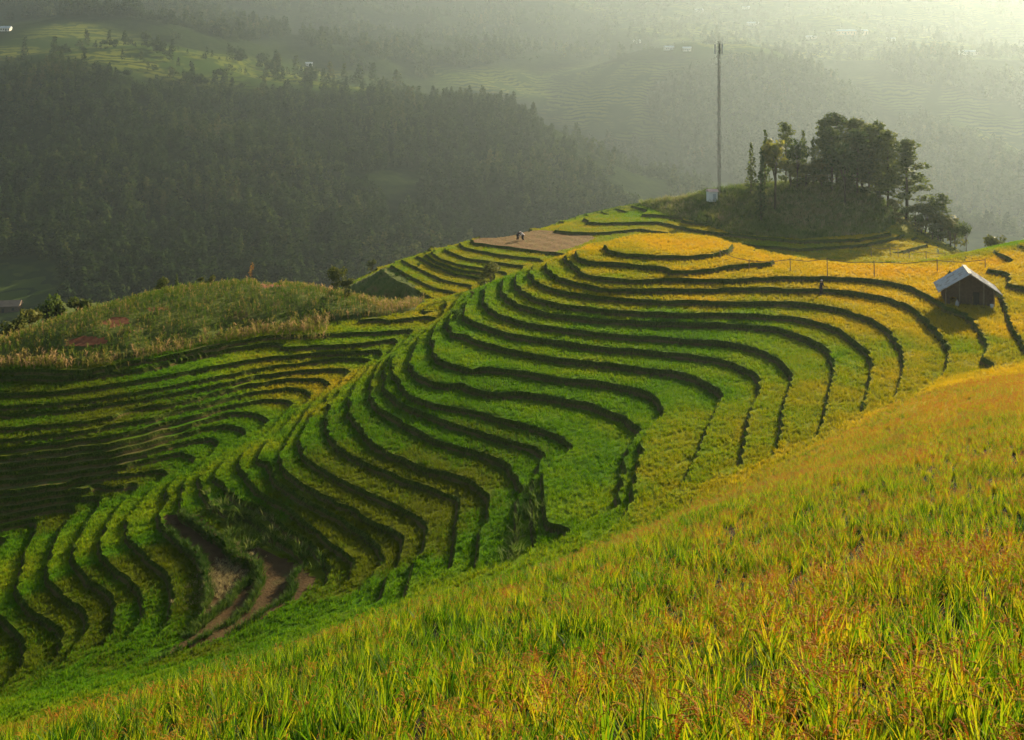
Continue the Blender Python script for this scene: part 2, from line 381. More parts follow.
def build_ground():
    nx = int((X1 - X0) / GS) + 1; ny = int((Y1 - Y0) / GS) + 1
    gx, gy = np.meshgrid(np.arange(nx), np.arange(ny))
    x = (X0 + gx * GS).ravel(); y = (Y0 + gy * GS).ravel()
    h = bil(HN, gx.ravel(), gy.ravel()); d = bil(RW, gx.ravel(), gy.ravel())
    idx = np.arange(nx * ny).reshape(ny, nx)
    a, b, c, e = idx[:-1, :-1].ravel(), idx[:-1, 1:].ravel(), idx[1:, 1:].ravel(), idx[1:, :-1].ravel()
    xc = x[a]; yc = y[a]
    keep = (np.abs(xc) < 0.62 * yc + 42) & (yc < Y1)
    a, b, c, e = a[keep], b[keep], c[keep], e[keep]
    par = ((a // nx + a % nx) % 2 == 0)[:, None]
    T = np.concatenate([np.where(par, np.stack([a, b, c], 1), np.stack([a, b, e], 1)), np.where(par, np.stack([a, c, e], 1), np.stack([b, c, e], 1))])
    A = np.stack([x, y, h, d], 1)
    m = bil(MASK, (A[:, 0] - X0) / GS / 2, (A[:, 1] - Y0) / GS / 2)
    tri_m = m[T].max(1)
    frozen = T[tri_m <= 0.001]; T = T[tri_m > 0.001]      # untouched hillside needs no cuts
    for L in range(-34, 1):
        for fld in (0, 1):
            val = A[:, 2] - L if fld == 0 else A[:, 2] + A[:, 3] - L
            near = np.abs(val) < 2e-3
            if near.any():
                A[near, 2] += np.where(val[near] >= 0, 2e-3, -2e-3) - val[near]
                val = A[:, 2] - L if fld == 0 else A[:, 2] + A[:, 3] - L
            s = val[T] > 0; ns = s.sum(1); cr = (ns == 1) | (ns == 2)
            if not cr.any(): continue
            Tc = T[cr]; sc = s[cr]; odd = np.where((ns[cr] == 1)[:, None], sc, ~sc); r = odd.argmax(1); ar = np.arange(len(Tc))
            p, q, w = Tc[ar, r], Tc[ar, (r + 1) % 3], Tc[ar, (r + 2) % 3]
            e1 = np.sort(np.stack([p, q], 1), 1); e2 = np.sort(np.stack([p, w], 1), 1)
            key = np.concatenate([e1, e2]); kk = key[:, 0].astype(np.int64) * 10_000_000 + key[:, 1]
            uq, first, inv = np.unique(kk, return_index=True, return_inverse=True)
            va, vb = key[first, 0], key[first, 1]; t = (val[va] / (val[va] - val[vb]))[:, None]
            new = A[va] * (1 - t) + A[vb] * t; base = len(A); A = np.concatenate([A, new])
            i1 = base + inv[:len(Tc)]; i2 = base + inv[len(Tc):]
            T = np.concatenate([T[~cr], np.stack([p, i1, i2], 1), np.stack([i1, q, w], 1), np.stack([i1, w, i2], 1)])
    nt_ = len(T); T = np.concatenate([T, frozen])
    m = bil(MASK, (A[:, 0] - X0) / GS / 2, (A[:, 1] - Y0) / GS / 2)
    # heights from the face side so that lips stay sharp
    hc = A[T, 2].mean(1); Fc = (A[T, 2] + A[T, 3]).mean(1)
    isr = (np.floor(Fc) > np.floor(hc)) & (np.arange(len(T)) < nt_)
    eps = 1e-3
    z, _, _, _ = zmap(A[:, 2], A[:, 2] + A[:, 3], m)
    V = np.stack([A[:, 0], A[:, 1], z], 1)
    F_ = A[:, 2] + A[:, 3]; kf_ = np.floor(F_); k_ = np.floor(A[:, 2])
    rt = np.where(kf_ > k_, np.clip((F_ - kf_) / np.maximum(F_ - A[:, 2] - (kf_ - k_ - 1), 1e-6), 0, 1), 0.0)
    rt[np.abs(A[:, 2] - np.round(A[:, 2])) < 5e-3] = 1.0
    jit = (np.sin(A[:, 0] * 1.7 + A[:, 1] * 0.9) + np.sin(A[:, 0] * 0.63 - A[:, 1] * 1.31)) * 0.03
    V[:, 2] += jit
    n = np.cross(V[T[:, 1]] - V[T[:, 0]], V[T[:, 2]] - V[T[:, 0]]); fl = n[:, 2] < 0
    T[fl] = T[fl][:, ::-1]
    ctr = V[T].mean(1); mc = m[T].mean(1)
    zn = zones(ctr[:, 0], ctr[:, 1], ctr[:, 2], -np.floor(hc))
    mi = np.zeros(len(T), int)
    mi[isr & (mc > 0.3)] = 1
    gr = bil(GR, *gxy(ctr[:, 0], ctr[:, 1])); mi[(gr > 1.25) & (mc > .5)] = 1
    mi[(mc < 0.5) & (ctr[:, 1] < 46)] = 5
    mi[(zn == 1) | (zn == 2)] = 3
    ub, vb = project(ctr[:, 0], ctr[:, 1], ctr[:, 2])
    for pl in BARE_DOME: mi[(zn == 1) & in_poly(ub, vb, pl)] = 6
    mi[(zn == 3) & ~isr] = 2
    mi[(zn == 4) & ~isr] = 4
    far = (ctr[:, 1] > 170) & (ctr[:, 2] < -42); mi[far] = 3
    return V, T, mi, rt
# ------------------------------------------------------------------ materials of the land
M_SOIL = rough_mat('terrace_soil', [(0.3, (0.025, 0.04, 0.008)), (0.7, (0.05, 0.06, 0.014))], 1.5, 0.95)
m_, nt_, out_ = mat('rice_canopy'); p_ = nd(nt_, 'ShaderNodeBsdfPrincipled'); p_.inputs['Roughness'].default_value = .9; p_.inputs['Specular IOR Level'].default_value = .02
a_ = nd(nt_, 'ShaderNodeAttribute', attribute_name='ripe')
RICE0 = [(0.0, (0.075, 0.088, 0.003)), (0.12, (0.068, 0.09, 0.003)), (0.25, (0.042, 0.12, 0.002)), (0.44, (0.10, 0.165, 0.003)), (0.64, (0.18, 0.165, 0.004)), (0.84, (0.34, 0.235, 0.006)), (1.00, (0.36, 0.21, 0.008))]  # low end: olive crop, its tone also carrying shade of bowl and left valley
nt_.links.new(ramp(nt_, math_(nt_, 'ADD', a_.outputs['Fac'], math_(nt_, 'MULTIPLY', math_(nt_, 'SUBTRACT', noise(nt_, 7.0, 2), .5), .3), True), RICE0), p_.inputs['Base Color'])
b_ = nd(nt_, 'ShaderNodeBump'); b_.inputs['Strength'].default_value = .8; b_.inputs['Distance'].default_value = .12; nt_.links.new(noise(nt_, 9.0, 3), b_.inputs['Height']); nt_.links.new(b_.outputs[0], p_.inputs['Normal'])
nt_.links.new(p_.outputs[0], out_.inputs[0]); M_SOIL = m_
M_BARE = rough_mat('bare_paddy', [(0.3, (0.045, 0.028, 0.010)), (0.55, (0.075, 0.045, 0.018)), (0.75, (0.06, 0.05, 0.016))], 0.7, 0.95, 0.6, 6.0)
M_SCRUB = rough_mat('hill_grass', [(0.3, (0.045, 0.07, 0.012)), (0.55, (0.09, 0.11, 0.022)), (0.68, (0.13, 0.10, 0.035)), (0.8, (0.07, 0.10, 0.02))], 0.35, 0.95, 0.6, 3.0)
M_CUT = rough_mat('harvested_field', [(0.3, (0.07, 0.042, 0.014)), (0.5, (0.16, 0.09, 0.034)), (0.62, (0.09, 0.07, 0.02)), (0.8, (0.19, 0.11, 0.042))], 1.2, 0.95, 0.5, 3.0)
RICE = [(0.0, (0.105, 0.125, 0.004)), (0.12, (0.095, 0.13, 0.004)), (0.25, (0.055, 0.165, 0.002)), (0.44, (0.145, 0.235, 0.003)), (0.64, (0.27, 0.24, 0.006)), (0.84, (0.50, 0.34, 0.008)), (1.00, (0.52, 0.30, 0.01))]  # lowest stops: dull olive crop, darkened partly in place of cast shade
M_LEAF = leaf_mat('rice_leaf', RICE, 0.5, 'ripe', 0.2, .8, .05)
RICEN = [(0.0, (0.016, 0.060, 0.002)), (0.25, (0.10, 0.215, 0.003)), (0.55, (0.29, 0.32, 0.005)), (0.85, (0.42, 0.31, 0.008)), (1.0, (0.40, 0.18, 0.01))]
M_LEAFN = leaf_mat('rice_blade', RICEN, 0.52, 'ripe', 0.85, .6, .10)
M_EAR = leaf_mat('rice_ear', [(0.0, (0.20, 0.18, 0.01)), (0.35, (0.36, 0.18, 0.012)), (0.6, (0.42, 0.12, 0.012)), (1.0, (0.36, 0.06, 0.012))], 0.32, 'ripe', 0.6, .8, .1)

# ------------------------------------------------------------------ scattering: points with attributes, instanced by one node group
def scatter(name, P, rot, scl, idx, ripe, protos, label, cat, parent=None):
    coll = bpy.data.collections.new(name + '_sources')
    for i, me in enumerate(protos): link('%s_source_%02d' % (name, i), me, None, coll)
    me = bpy.data.meshes.new(name); n = len(P)
    me.vertices.add(n); me.vertices.foreach_set('co', np.asarray(P, np.float32).ravel())
    a = me.attributes.new('rot', 'FLOAT_VECTOR', 'POINT'); a.data.foreach_set('vector', np.asarray(rot, np.float32).ravel())
    fattr(me, 'scl', scl); fattr(me, 'ripe', ripe)
    a = me.attributes.new('pick', 'INT', 'POINT'); a.data.foreach_set('value', np.asarray(idx, np.int32))
    o = link(name, me); tag(o, label, cat, kind='stuff')
    ng = bpy.data.node_groups.new(name, 'GeometryNodeTree')
    ng.interface.new_socket('Geometry', in_out='INPUT', socket_type='NodeSocketGeometry')
    ng.interface.new_socket('Geometry', in_out='OUTPUT', socket_type='NodeSocketGeometry')
    N = ng.nodes.new; gi, go = N('NodeGroupInput'), N('NodeGroupOutput')
    iop = N('GeometryNodeInstanceOnPoints'); ci = N('GeometryNodeCollectionInfo')
    ci.inputs['Collection'].default_value = coll; ci.inputs['Separate Children'].default_value = True; ci.inputs['Reset Children'].default_value = True
    iop.inputs['Pick Instance'].default_value = True
    def named(nm, tp):
        q = N('GeometryNodeInputNamedAttribute'); q.data_type = tp; q.inputs['Name'].default_value = nm
        return [s for s in q.outputs if s.enabled and s.name == 'Attribute'][0]
    er = N('FunctionNodeEulerToRotation')
    ng.links.new(named('rot', 'FLOAT_VECTOR'), er.inputs[0])
    ng.links.new(gi.outputs[0], iop.inputs['Points']); ng.links.new(ci.outputs[0], iop.inputs['Instance'])
    ng.links.new(named('pick', 'INT'), iop.inputs['Instance Index']); ng.links.new(er.outputs[0], iop.inputs['Rotation'])
    ng.links.new(named('scl', 'FLOAT'), iop.inputs['Scale']); ng.links.new(iop.outputs[0], go.inputs[0])
    md = o.modifiers.new('scatter', 'NODES'); md.node_group = ng
    return o

def blade(mb, base, az, length, width, lean, curl, n=4, mi=0):
    out = Vector((math.cos(az), math.sin(az), 0)); sd = Vector((-math.sin(az + 0.6), math.cos(az + 0.6), 0))
    ctr, side = [], []; p = Vector(base); ang = lean
    for i in range(n + 1):
        t = i / n; ctr.append(p.copy()); side.append(sd * (width * 0.5 * (1.0 if t < 0.5 else max(0.06, (1 - t) * 2.0))))
        p = p + (out * math.sin(ang) + Vector((0, 0, 1)) * math.cos(ang)) * (length / n); ang += curl / n
    mb.strip(ctr, side, mi)
def far_clump(R):
    mb = MB()
    for i in range(9):
        a = R.uniform(0, 6.28); r = R.uniform(0, 0.13)
        blade(mb, (r*math.cos(a), r*math.sin(a), -0.03), a + R.uniform(-.8, .8), R.uniform(.16, .30), R.uniform(.026, .040), R.uniform(.05, .5), R.uniform(.2, 1.2), 2)
    return mb.mesh('rice_clump', [M_LEAF])
def near_clump(R, ears):
    mb = MB()
    for i in range(20):
        a = R.uniform(0, 6.28); r = R.uniform(0, 0.09)
        blade(mb, (r*math.cos(a), r*math.sin(a), -0.05), a + R.uniform(-.9, .9), R.uniform(.45, 1.1), R.uniform(.022, .038), R.uniform(.02, .28), R.choice((R.uniform(.03, .4), R.uniform(.3, .9), R.uniform(.5, 1.6))), 4)
    for i in range(ears):                # drooping ears: arching stalk hung with grains
        a = R.uniform(0, 6.28); out = Vector((math.cos(a), math.sin(a), 0)); p = Vector((out.x*.05, out.y*.05, R.uniform(.50, .82))); ang = R.uniform(.15, .5)
        for j in range(8):
            d = out * math.sin(ang) + Vector((0, 0, 1)) * math.cos(ang); q = p + d * 0.034
            sd = Vector((-out.y, out.x, 0))
            for s in (-1, 1):
                tip = q + sd * (s * R.uniform(.014, .030)) + d * .012 - Vector((0, 0, .014))
                mb.add([p, p + sd * (s * .006) + d * .01, tip, q], [(0, 1, 2, 3)], 1)
            p = q; ang += R.uniform(.12, .30)
    return mb.mesh('rice_plant', [M_LEAFN, M_EAR])

# how ripe the rice is: read from places in the fields; below zero: dull olive crop with shade painted in
RIPE_SHADE = [(670,243,.85),(590,247,.8),(560,262,.5),(600,283,.55),(700,284,.8),(600,298,.6),(700,304,.65),(620,310,.5),(540,290,.5),(505,290,.15),(600,325,.08),(480,290,.15),(450,330,.08),(700,340,.08),(660,320,.1),
 (760,315,.32),(800,262,.85),(850,270,.92),(900,270,.92),(860,298,.8),(880,325,.72),(840,318,.6),(920,350,.55),(945,345,.6),(960,345,.3),(985,380,.8),(995,330,.8),(850,360,.32),(850,395,.5),(815,395,.4),(760,430,.42),(770,370,.22),(660,470,.42),(700,430,.36),(680,395,.05),
 (590,450,.07),(600,480,.1),(590,510,.2),(1010,260,.9),(1022,242,.2),(960,258,.5),(250,530,-.15),(350,500,-.15),(450,500,-.2),(150,560,-.2),(330,560,-.2),(400,540,-.2),(420,470,-.1),(500,440,.02),(400,350,.15),(350,420,.0),(280,480,-.05),(100,590,-.2),(60,600,-.2),(40,572,.4),(100,538,.35),(150,510,.4),(240,590,-.1),(200,655,-.1),
 (300,420,.4),(400,345,.3),(250,455,.35),(250,430,.0),(300,385,.55),(340,380,.6),(130,465,-.1),(60,480,-.2),(60,510,-.15),(430,312,.5),(360,345,.35),(100,404,-.1),(500,250,.5),(440,250,.45),(460,270,.42),(600,220,.4),(640,215,.3),(570,225,.5),(800,243,.45),(700,225,.6),(890,250,.6),
 (50,712,.26),(300,640,.3),(150,680,.26),(215,668,.0),(300,720,.25),(150,735,.25),(400,660,.15),(60,735,.22),(450,590,.3),(540,565,.35),(640,530,.4),(700,500,.5),(500,640,.22),(760,480,.55),(900,450,.55),(850,430,.65),(800,600,.5),(1000,600,.45),(600,700,.5),(950,700,.45),(1000,470,.6),(1000,400,.75),(950,400,.8)]
_rp = [(hit(u, v), r) for u, v, r in RIPE_SHADE]
_rp = [(q[0], q[1], r) for q, r in _rp if q is not None]
RPX = np.array([(a, b) for a, b, _ in _rp]); RPV = np.array([c for _, _, c in _rp])
def vnoise(x, y, s, seed):
    r = np.random.default_rng(seed).random((64, 64)); gx = np.abs(x / s) % 62.99; gy = np.abs(y / s) % 62.99
    ix = np.floor(gx).astype(int); iy = np.floor(gy).astype(int); fx = gx - ix; fy = gy - iy
    fx = fx*fx*(3-2*fx); fy = fy*fy*(3-2*fy)
    return (r[iy, ix]*(1-fx) + r[iy, ix+1]*fx)*(1-fy) + (r[iy+1, ix]*(1-fx) + r[iy+1, ix+1]*fx)*fy
def ripe_shade(x, y):
    o = np.empty(len(x))
    for i in range(0, len(x), 20000):
        d2 = (x[i:i+20000, None] - RPX[:, 0])**2 + (y[i:i+20000, None] - RPX[:, 1])**2
        w = 1 / (d2 + 4.0)**1.6; o[i:i+20000] = (w * RPV).sum(1) / w.sum(1)
    k = np.floor(bil(HN, *gxy(x, y))); m = bil(MASK, *[q / 2 for q in gxy(x, y)])
    o += m * .17 * (np.round(vnoise(x + 300 - k * 37, y + 50 - k * 61, 17, 5) * 3) / 3 - .5)     # plots differ from step to step
    o += (vnoise(x + 200, y, 3.1, 1) - .5) * .2 + (vnoise(x + 200, y, 1.1, 2) - .5) * .12
    return o
M_RED = rough_mat('red_soil', [(.3, (.12, .045, .022)), (.7, (.20, .08, .04))], 2, 1)
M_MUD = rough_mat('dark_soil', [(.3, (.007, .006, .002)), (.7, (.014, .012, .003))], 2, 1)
m_, nt_, out_ = mat('terrace_bank'); p_ = nd(nt_, 'ShaderNodeBsdfPrincipled'); p_.inputs['Roughness'].default_value = .95; p_.inputs['Specular IOR Level'].default_value = .02
a_ = nd(nt_, 'ShaderNodeAttribute', attribute_name='rt'); g_ = nt_.nodes.new('ShaderNodeNewGeometry')
mp = nd(nt_, 'ShaderNodeMapping'); mp.inputs['Scale'].default_value = (7, 7, .8); nt_.links.new(g_.outputs['Position'], mp.inputs[0])
stk = noise(nt_, 1.0, 4, .7, mp.outputs[0]); big = noise(nt_, .35, 3)
stem = ramp(nt_, stk, [(.3, (.014, .028, .002)), (.5, (.042, .066, .005)), (.7, (.10, .115, .012))])
earth = ramp(nt_, math_(nt_, 'ADD', math_(nt_, 'MULTIPLY', stk, .5), math_(nt_, 'MULTIPLY', big, .5)), [(.33, (.028, .045, .005)), (.46, (.055, .055, .012)), (.55, (.13, .09, .032)), (.68, (.045, .07, .009))])
edge = math_(nt_, 'ADD', a_.outputs['Fac'], math_(nt_, 'MULTIPLY', math_(nt_, 'SUBTRACT', stk, .5), .9))
c_ = mixc(nt_, ramp(nt_, edge, [(.42, (0, 0, 0)), (.55, (1, 1, 1))]), earth, stem)
c_ = mixc(nt_, ramp(nt_, edge, [(.02, (1, 1, 1)), (.14, (0, 0, 0))]), c_, ramp(nt_, big, [(.4, (.06, .10, .012)), (.55, (.13, .115, .045)), (.65, (.08, .12, .015))]))
nt_.links.new(c_, p_.inputs['Base Color'])
b_ = nd(nt_, 'ShaderNodeBump'); b_.inputs['Strength'].default_value = 1; b_.inputs['Distance'].default_value = .18; nt_.links.new(stk, b_.inputs['Height']); nt_.links.new(b_.outputs[0], p_.inputs['Normal'])
nt_.links.new(p_.outputs[0], out_.inputs[0]); M_RISER = m_
GV, GT, GM, GRT = build_ground()
me = np_mesh('terraced_ground', GV, GT, (M_SOIL, M_RISER, M_BARE, M_SCRUB, M_CUT, M_MUD, M_RED), GM); fattr(me, 'ripe', .2 + .8 * ripe_shade(GV[:, 0], GV[:, 1])); fattr(me, 'rt', GRT); o = link('terraced_ground', me)
tag(o, kind='structure')

def candidates(dens, y0, y1, mar=0.55, off=14):
    n = int(dens * (y1 - y0) * ((y0 + y1) * mar + 2 * off)); y = rng.uniform(y0, y1, n)
    hw = mar * y + off; keep = rng.random(n) < hw / (mar * y1 + off)
    n2 = int(dens * ((y1**2 - y0**2) * mar + 2 * off * (y1 - y0))); y = np.sqrt(rng.uniform(0, 1, n2) * ((y1 + off/mar)**2 - (y0 + off/mar)**2) + (y0 + off/mar)**2) - off/mar
    x = rng.uniform(-1, 1, n2) * (mar * y + off); return x, y
def rice_points(dens, y0, y1):
    x, y = candidates(dens, y0, y1)
    z, m, ris, up = ground(x, y)
    gx, gy = gxy(x, y); k = np.where(m > 0.5, -np.floor(bil(HN, gx, gy)), 0)
    zn = zones(x, y, z, k)
    g = bil(GR, gx, gy)
    ok = (ris < 0.4) & ((up > 0.05 * g) | (m < 0.5)) & (zn == 0) & ((g < 1.15) | (m < .5)) & ~((y > 160) & (z < -40)) & ~((y > 150) & (m < .5))
    u, v = project(x, y, z); ok &= (u > -230) & (u < 1480) & (v < 1150) & (v > 150)
    return x[ok], y[ok], z[ok], m[ok]
P = [rice_points(d, a, b) for d, a, b in ((22.0, 40, 105), (14, 105, 160), (8.0, 160, 250))]
fx, fy, fz, fm = (np.concatenate([p[i] for p in P]) for i in range(4))
nearzone = lambda x, y, m: (m < 0.6) & (y < 68 + 0.2 * x)
s = ~nearzone(fx, fy, fm); fx, fy, fz = fx[s], fy[s], fz[s]; n = len(fx)
R_ = random.Random(3)
scatter('rice_crop', np.stack([fx, fy, fz], 1), np.stack([rng.normal(0, .12, n), rng.normal(0, .12, n), rng.uniform(0, 6.28, n)], 1), rng.uniform(.75, 1.25, n), rng.integers(0, 6, n), .2 + .8 * ripe_shade(fx, fy),
        [far_clump(R_) for _ in range(6)], 'rice growing on every level terrace, green in the bowl and golden on the shoulder', 'rice')
P = [rice_points(d, a, b) for d, a, b in ((9.0, 4, 20), (11.0, 20, 34), (14.0, 34, 48), (19.0, 48, 82))]
nx_, ny_, nz_, nm_ = (np.concatenate([p[i] for p in P]) for i in range(4))
s = nearzone(nx_, ny_, nm_) & (nz_ < -3.2) & (np.hypot(nx_, ny_) > 4.5); nx_, ny_, nz_ = nx_[s], ny_[s], nz_[s]; n = len(nx_); nr_ = ripe_shade(nx_, ny_) * .86 + np.interp(ny_, [36, 56], [0, .10]) + rng.normal(0, .12, n) + (vnoise(nx_ + 200, ny_, 1.6, 77) - .5) * .4
scatter('foreground_rice', np.stack([nx_, ny_, nz_], 1), np.stack([rng.normal(0, .12, n), rng.normal(0, .12, n), rng.uniform(0, 6.28, n)], 1), rng.uniform(.75, 1.25, n) * np.interp(ny_, [11, 22, 34, 48, 68], [.74, .62, .52, .42, .32]) * (.75 + .5 * vnoise(nx_ + 200, ny_, 1.9, 78)), np.where(nr_ < .25, 0, np.where(nr_ < .4, 3, 6)) + rng.integers(0, 3, n), np.clip(nr_, 0, 1),
        [near_clump(R_, e) for e in (0, 0, 1, 3, 4, 2, 6, 7, 6)], 'tall rice with drooping orange ears covering the near slope', 'rice')
print('rice', len(fx), len(nx_))
# ------------------------------------------------------------------ far valley sides
FARPTS = [ # image point and distance
 (300,272,330),(100,275,300),(500,225,420),(590,203,470),(400,250,370),(0,262,330),(30,300,285),(0,325,265),(-150,290,300),
 (200,180,430),(400,180,460),(100,150,440),(500,160,500),(0,150,440),(300,130,500),(-200,150,440),(560,190,480),
 (0,64,560),(60,62,560),(150,78,560),(250,88,580),(330,92,590),(430,95,630),(342,73,655),(205,51,685),(154,44,695),(85,17,730),(0,22,760),(-200,10,800),(470,84,620),(515,100,600),(560,146,560),(605,190,520),(640,215,490),
 (600,195,720),(560,100,880),(640,150,820),(660,195,740),(480,62,960),(560,50,1050),(640,55,1000),(590,150,800),(540,75,930),
 (650,77,860),(740,68,850),(800,66,850),(850,95,830),(875,130,800),(700,120,790),(750,160,740),(700,175,720),(800,130,790),(860,170,720),
 (880,66,960),(930,60,950),(980,78,910),(1024,95,880),(1120,120,860),(950,110,800),(1000,220,600),(1024,140,800),(900,120,850),(930,190,640),(1100,200,650),(985,170,680),(1024,180,680),
 (300,32,1120),(200,12,1100),(500,22,1280),(700,20,1320),(850,36,1180),(1000,40,1220),(1150,30,1250),(600,40,1150),(780,50,1060),(400,45,1000),
 (-300,-15,1300),(0,-12,1350),(250,-28,1500),(500,-30,1560),(800,-30,1560),(1024,-28,1560),(1400,-30,1560),(-700,-30,1560),(1300,60,900),(1300,0,1300),(1700,-20,1500)]
FX0, FX1, FY0, FY1, FS = -1900.0, 1900.0, -80.0, 2800.0, 10.0
FK = 1.7                                          # the valley is wide
FARPTS = [(u, v, Y * FK) for u, v, Y in FARPTS]
_p, _z = [], []
for u, v, Y in FARPTS:
    q = at_depth(u, v, Y); _p.append((q[0], q[1])); _z.append(q[2] - 3.0)
for x in range(-116, 117, 7):
    for y in range(2, 290, 7):
        if abs(x) < 0.6 * y + 36:
            _p.append((x, y)); _z.append(float(ground(x, y)[0]) - (3.0 if y < 250 else 1.0))
for x, y, z in ((-250,100,-45),(-300,-50,-20),(260,60,-10),(320,200,-30),(330,-60,10),(0,-70,5),(-400,250,-60),(380,350,-70),(-160,170,-66),(-180,230,-75),(170,190,-55),(190,260,-75),(0,330,-95),(100,340,-100),(-100,330,-85),(200,400,-110),(250,520,-100)):
    _p.append((x, y)); _z.append(z)
FH = solve_field(np.array(_p, float), np.array(_z, float), FX0, FX1, FY0, FY1, (80.0, 40.0, 20.0, 10.0), 0.0005, 30.0, 1.0, 120)
_fx = np.linspace(FX0, FX1, FH.shape[1]); _fy = np.linspace(FY0, FY1, FH.shape[0])
_X, _Y = np.meshgrid(_fx, _fy)
_fade = np.clip((np.hypot(_X * 0.9, _Y) - 420) / 200, 0, 1)
FH = FH + _fade * ((vnoise(_X + 1900, _Y + 80, 140, 5) - .5) * 34 + (vnoise(_X + 1900, _Y + 80, 50, 6) - .5) * 9)
def fbil(x, y): return bil(FH, (np.asarray(x, float) - FX0) / FS, (np.asarray(y, float) - FY0) / FS)
def hitfar(u, v, y0=320, y1=2780):
    d = ray(u, v); Y = np.arange(y0, y1, 1.0); t = Y / d[1]
    g = fbil(d[0] * t, Y); b = np.nonzero(d[2] * t <= g)[0]
    if len(b) == 0: return None
    t = t[b[0]]; return np.array([d[0] * t, d[1] * t, float(fbil(d[0] * t, d[1] * t))])
FOREST = [(1.0, [(-200,75),(0,78),(60,62),(110,72),(150,84),(200,80),(260,92),(340,95),(430,99),(475,84),(515,100),(560,145),(610,190),(640,215),(640,240),(380,300),(250,300),(60,330),(60,262),(0,258),(-200,290)], 230, 640),
 (0.45, [(-200,-40),(300,-40),(300,36),(205,46),(154,38),(100,22),(60,16),(0,22),(-200,5)], 640, 1600),
 (0.35, [(300,-40),(520,-40),(520,60),(430,80),(342,66),(300,40)], 640, 1600),
 (0.5, [(556,138),(640,145),(710,150),(710,212),(590,212)], 520, 900),
 (0.8, [(690,72),(740,62),(800,60),(850,88),(880,130),(920,215),(880,215),(800,160),(740,185),(690,150),(640,115),(650,92)], 640, 900),
 (0.9, [(868,56),(930,50),(985,70),(1040,88),(1100,110),(1100,128),(1024,112),(960,92),(900,80)], 780, 1000),
 (0.8, [(880,112),(930,122),(985,148),(1030,165),(1100,180),(1100,260),(990,250),(940,220),(900,175)], 520, 860),
 (0.13, [(-100,30),(150,46),(342,72),(430,84),(430,104),(250,92),(150,84),(0,82),(-100,80)], 560, 720),
 (0.12, [(480,-40),(1300,-40),(1300,70),(480,60)], 950, 1600)]
TERR = [[(-200,262),(48,262),(58,300),(40,330),(-200,330)], [(-50,60),(60,20),(100,26),(154,44),(205,52),(342,73),(430,92),(330,92),(250,86),(150,76),(60,60)],
 [(430,66),(540,72),(640,60),(700,66),(650,80),(640,118),(690,150),(600,138),(540,110),(500,92),(440,95)], [(860,75),(1100,120),(1100,190),(930,120),(880,108)], [(560,0),(1200,0),(1200,60),(860,60),(700,60)]]
_v = np.stack([_X.ravel(), _Y.ravel(), FH.ravel()], 1)
_u2, _v2 = project(_v[:, 0], _v[:, 1], _v[:, 2])
crop = np.zeros(len(_v))
for pl in TERR: crop = np.maximum(crop, (in_poly(_u2, _v2, pl) & (_v[:, 1] > 330)).astype(float))
crop = blur(crop.reshape(FH.shape), 3).ravel()
ny, nx = FH.shape; ix = np.arange(nx * ny).reshape(ny, nx)
_f = np.stack([ix[:-1, :-1].ravel(), ix[:-1, 1:].ravel(), ix[1:, 1:].ravel(), ix[1:, :-1].ravel()], 1)
m, nt, out = mat('valley_side'); p = nd(nt, 'ShaderNodeBsdfPrincipled'); p.inputs['Roughness'].default_value = 1; p.inputs['Specular IOR Level'].default_value = 0
at = nd(nt, 'ShaderNodeAttribute', attribute_name='crop'); g = nt.nodes.new('ShaderNodeNewGeometry'); sx = nt.nodes.new('ShaderNodeSeparateXYZ'); nt.links.new(g.outputs['Position'], sx.inputs[0])
wob = math_(nt, 'MULTIPLY', noise(nt, 0.02, 4), 22.0)
st = math_(nt, 'FRACT', math_(nt, 'MULTIPLY', math_(nt, 'ADD', sx.outputs[2], wob), 0.24))
field = mixc(nt, ramp(nt, st, [(0.0, (0,0,0)), (0.32, (0,0,0)), (0.42, (1,1,1)), (0.95, (1,1,1)), (1.0, (0,0,0))]), (0.032, 0.05, 0.014), ramp(nt, noise(nt, 0.007, 3), [(0.35, (0.045, 0.075, 0.014)), (0.6, (0.11, 0.12, 0.02))]))
wood = ramp(nt, noise(nt, 0.12, 6), [(0.3, (0.010, 0.018, 0.007)), (0.6, (0.022, 0.034, 0.011)), (0.8, (0.035, 0.036, 0.015))])
patch = ramp(nt, noise(nt, 0.018, 4), [(.42, (0, 0, 0)), (.52, (1, 1, 1))])
field = mixc(nt, patch, (0.034, 0.058, 0.014), field)
nt.links.new(mixc(nt, at.outputs['Fac'], wood, field), p.inputs['Base Color']); nt.links.new(p.outputs[0], out.inputs[0])
me = np_mesh('far_terrain', _v, _f, (m,), None, True); fattr(me, 'crop', crop)
tag(link('far_terrain', me), kind='structure')

M_WOOD = leaf_mat('forest_leaf', [(0.0, (0.016, 0.030, 0.010)), (0.5, (0.028, 0.048, 0.014)), (0.85, (0.055, 0.075, 0.02)), (1.0, (0.08, 0.08, 0.026))], 0.25, 'ripe', 0.3, 0.9, 0.0)
def leafcloud(mb, R, c, r, n, size, mi=0, shell=0.55):
    c = Vector(c)
    for _ in range(n):
        d = Vector((R.gauss(0, 1), R.gauss(0, 1), R.gauss(0, 1))).normalized(); k = R.uniform(shell, 1.0) ** 0.6
        p = c + Vector((d.x * r[0], d.y * r[1], d.z * r[2])) * k
        a = Vector((R.gauss(0, 1), R.gauss(0, 1), R.gauss(0, .7))).normalized(); b = a.cross(d + Vector((.1, .2, .3)))
        b = b.normalized() if b.length > 1e-3 else Vector((0, 0, 1)); s = size * R.uniform(.6, 1.3)
        mb.add([p - a * s, p + b * s * .6, p + a * s, p - b * s * .6], [(0, 1, 2, 3)], mi)
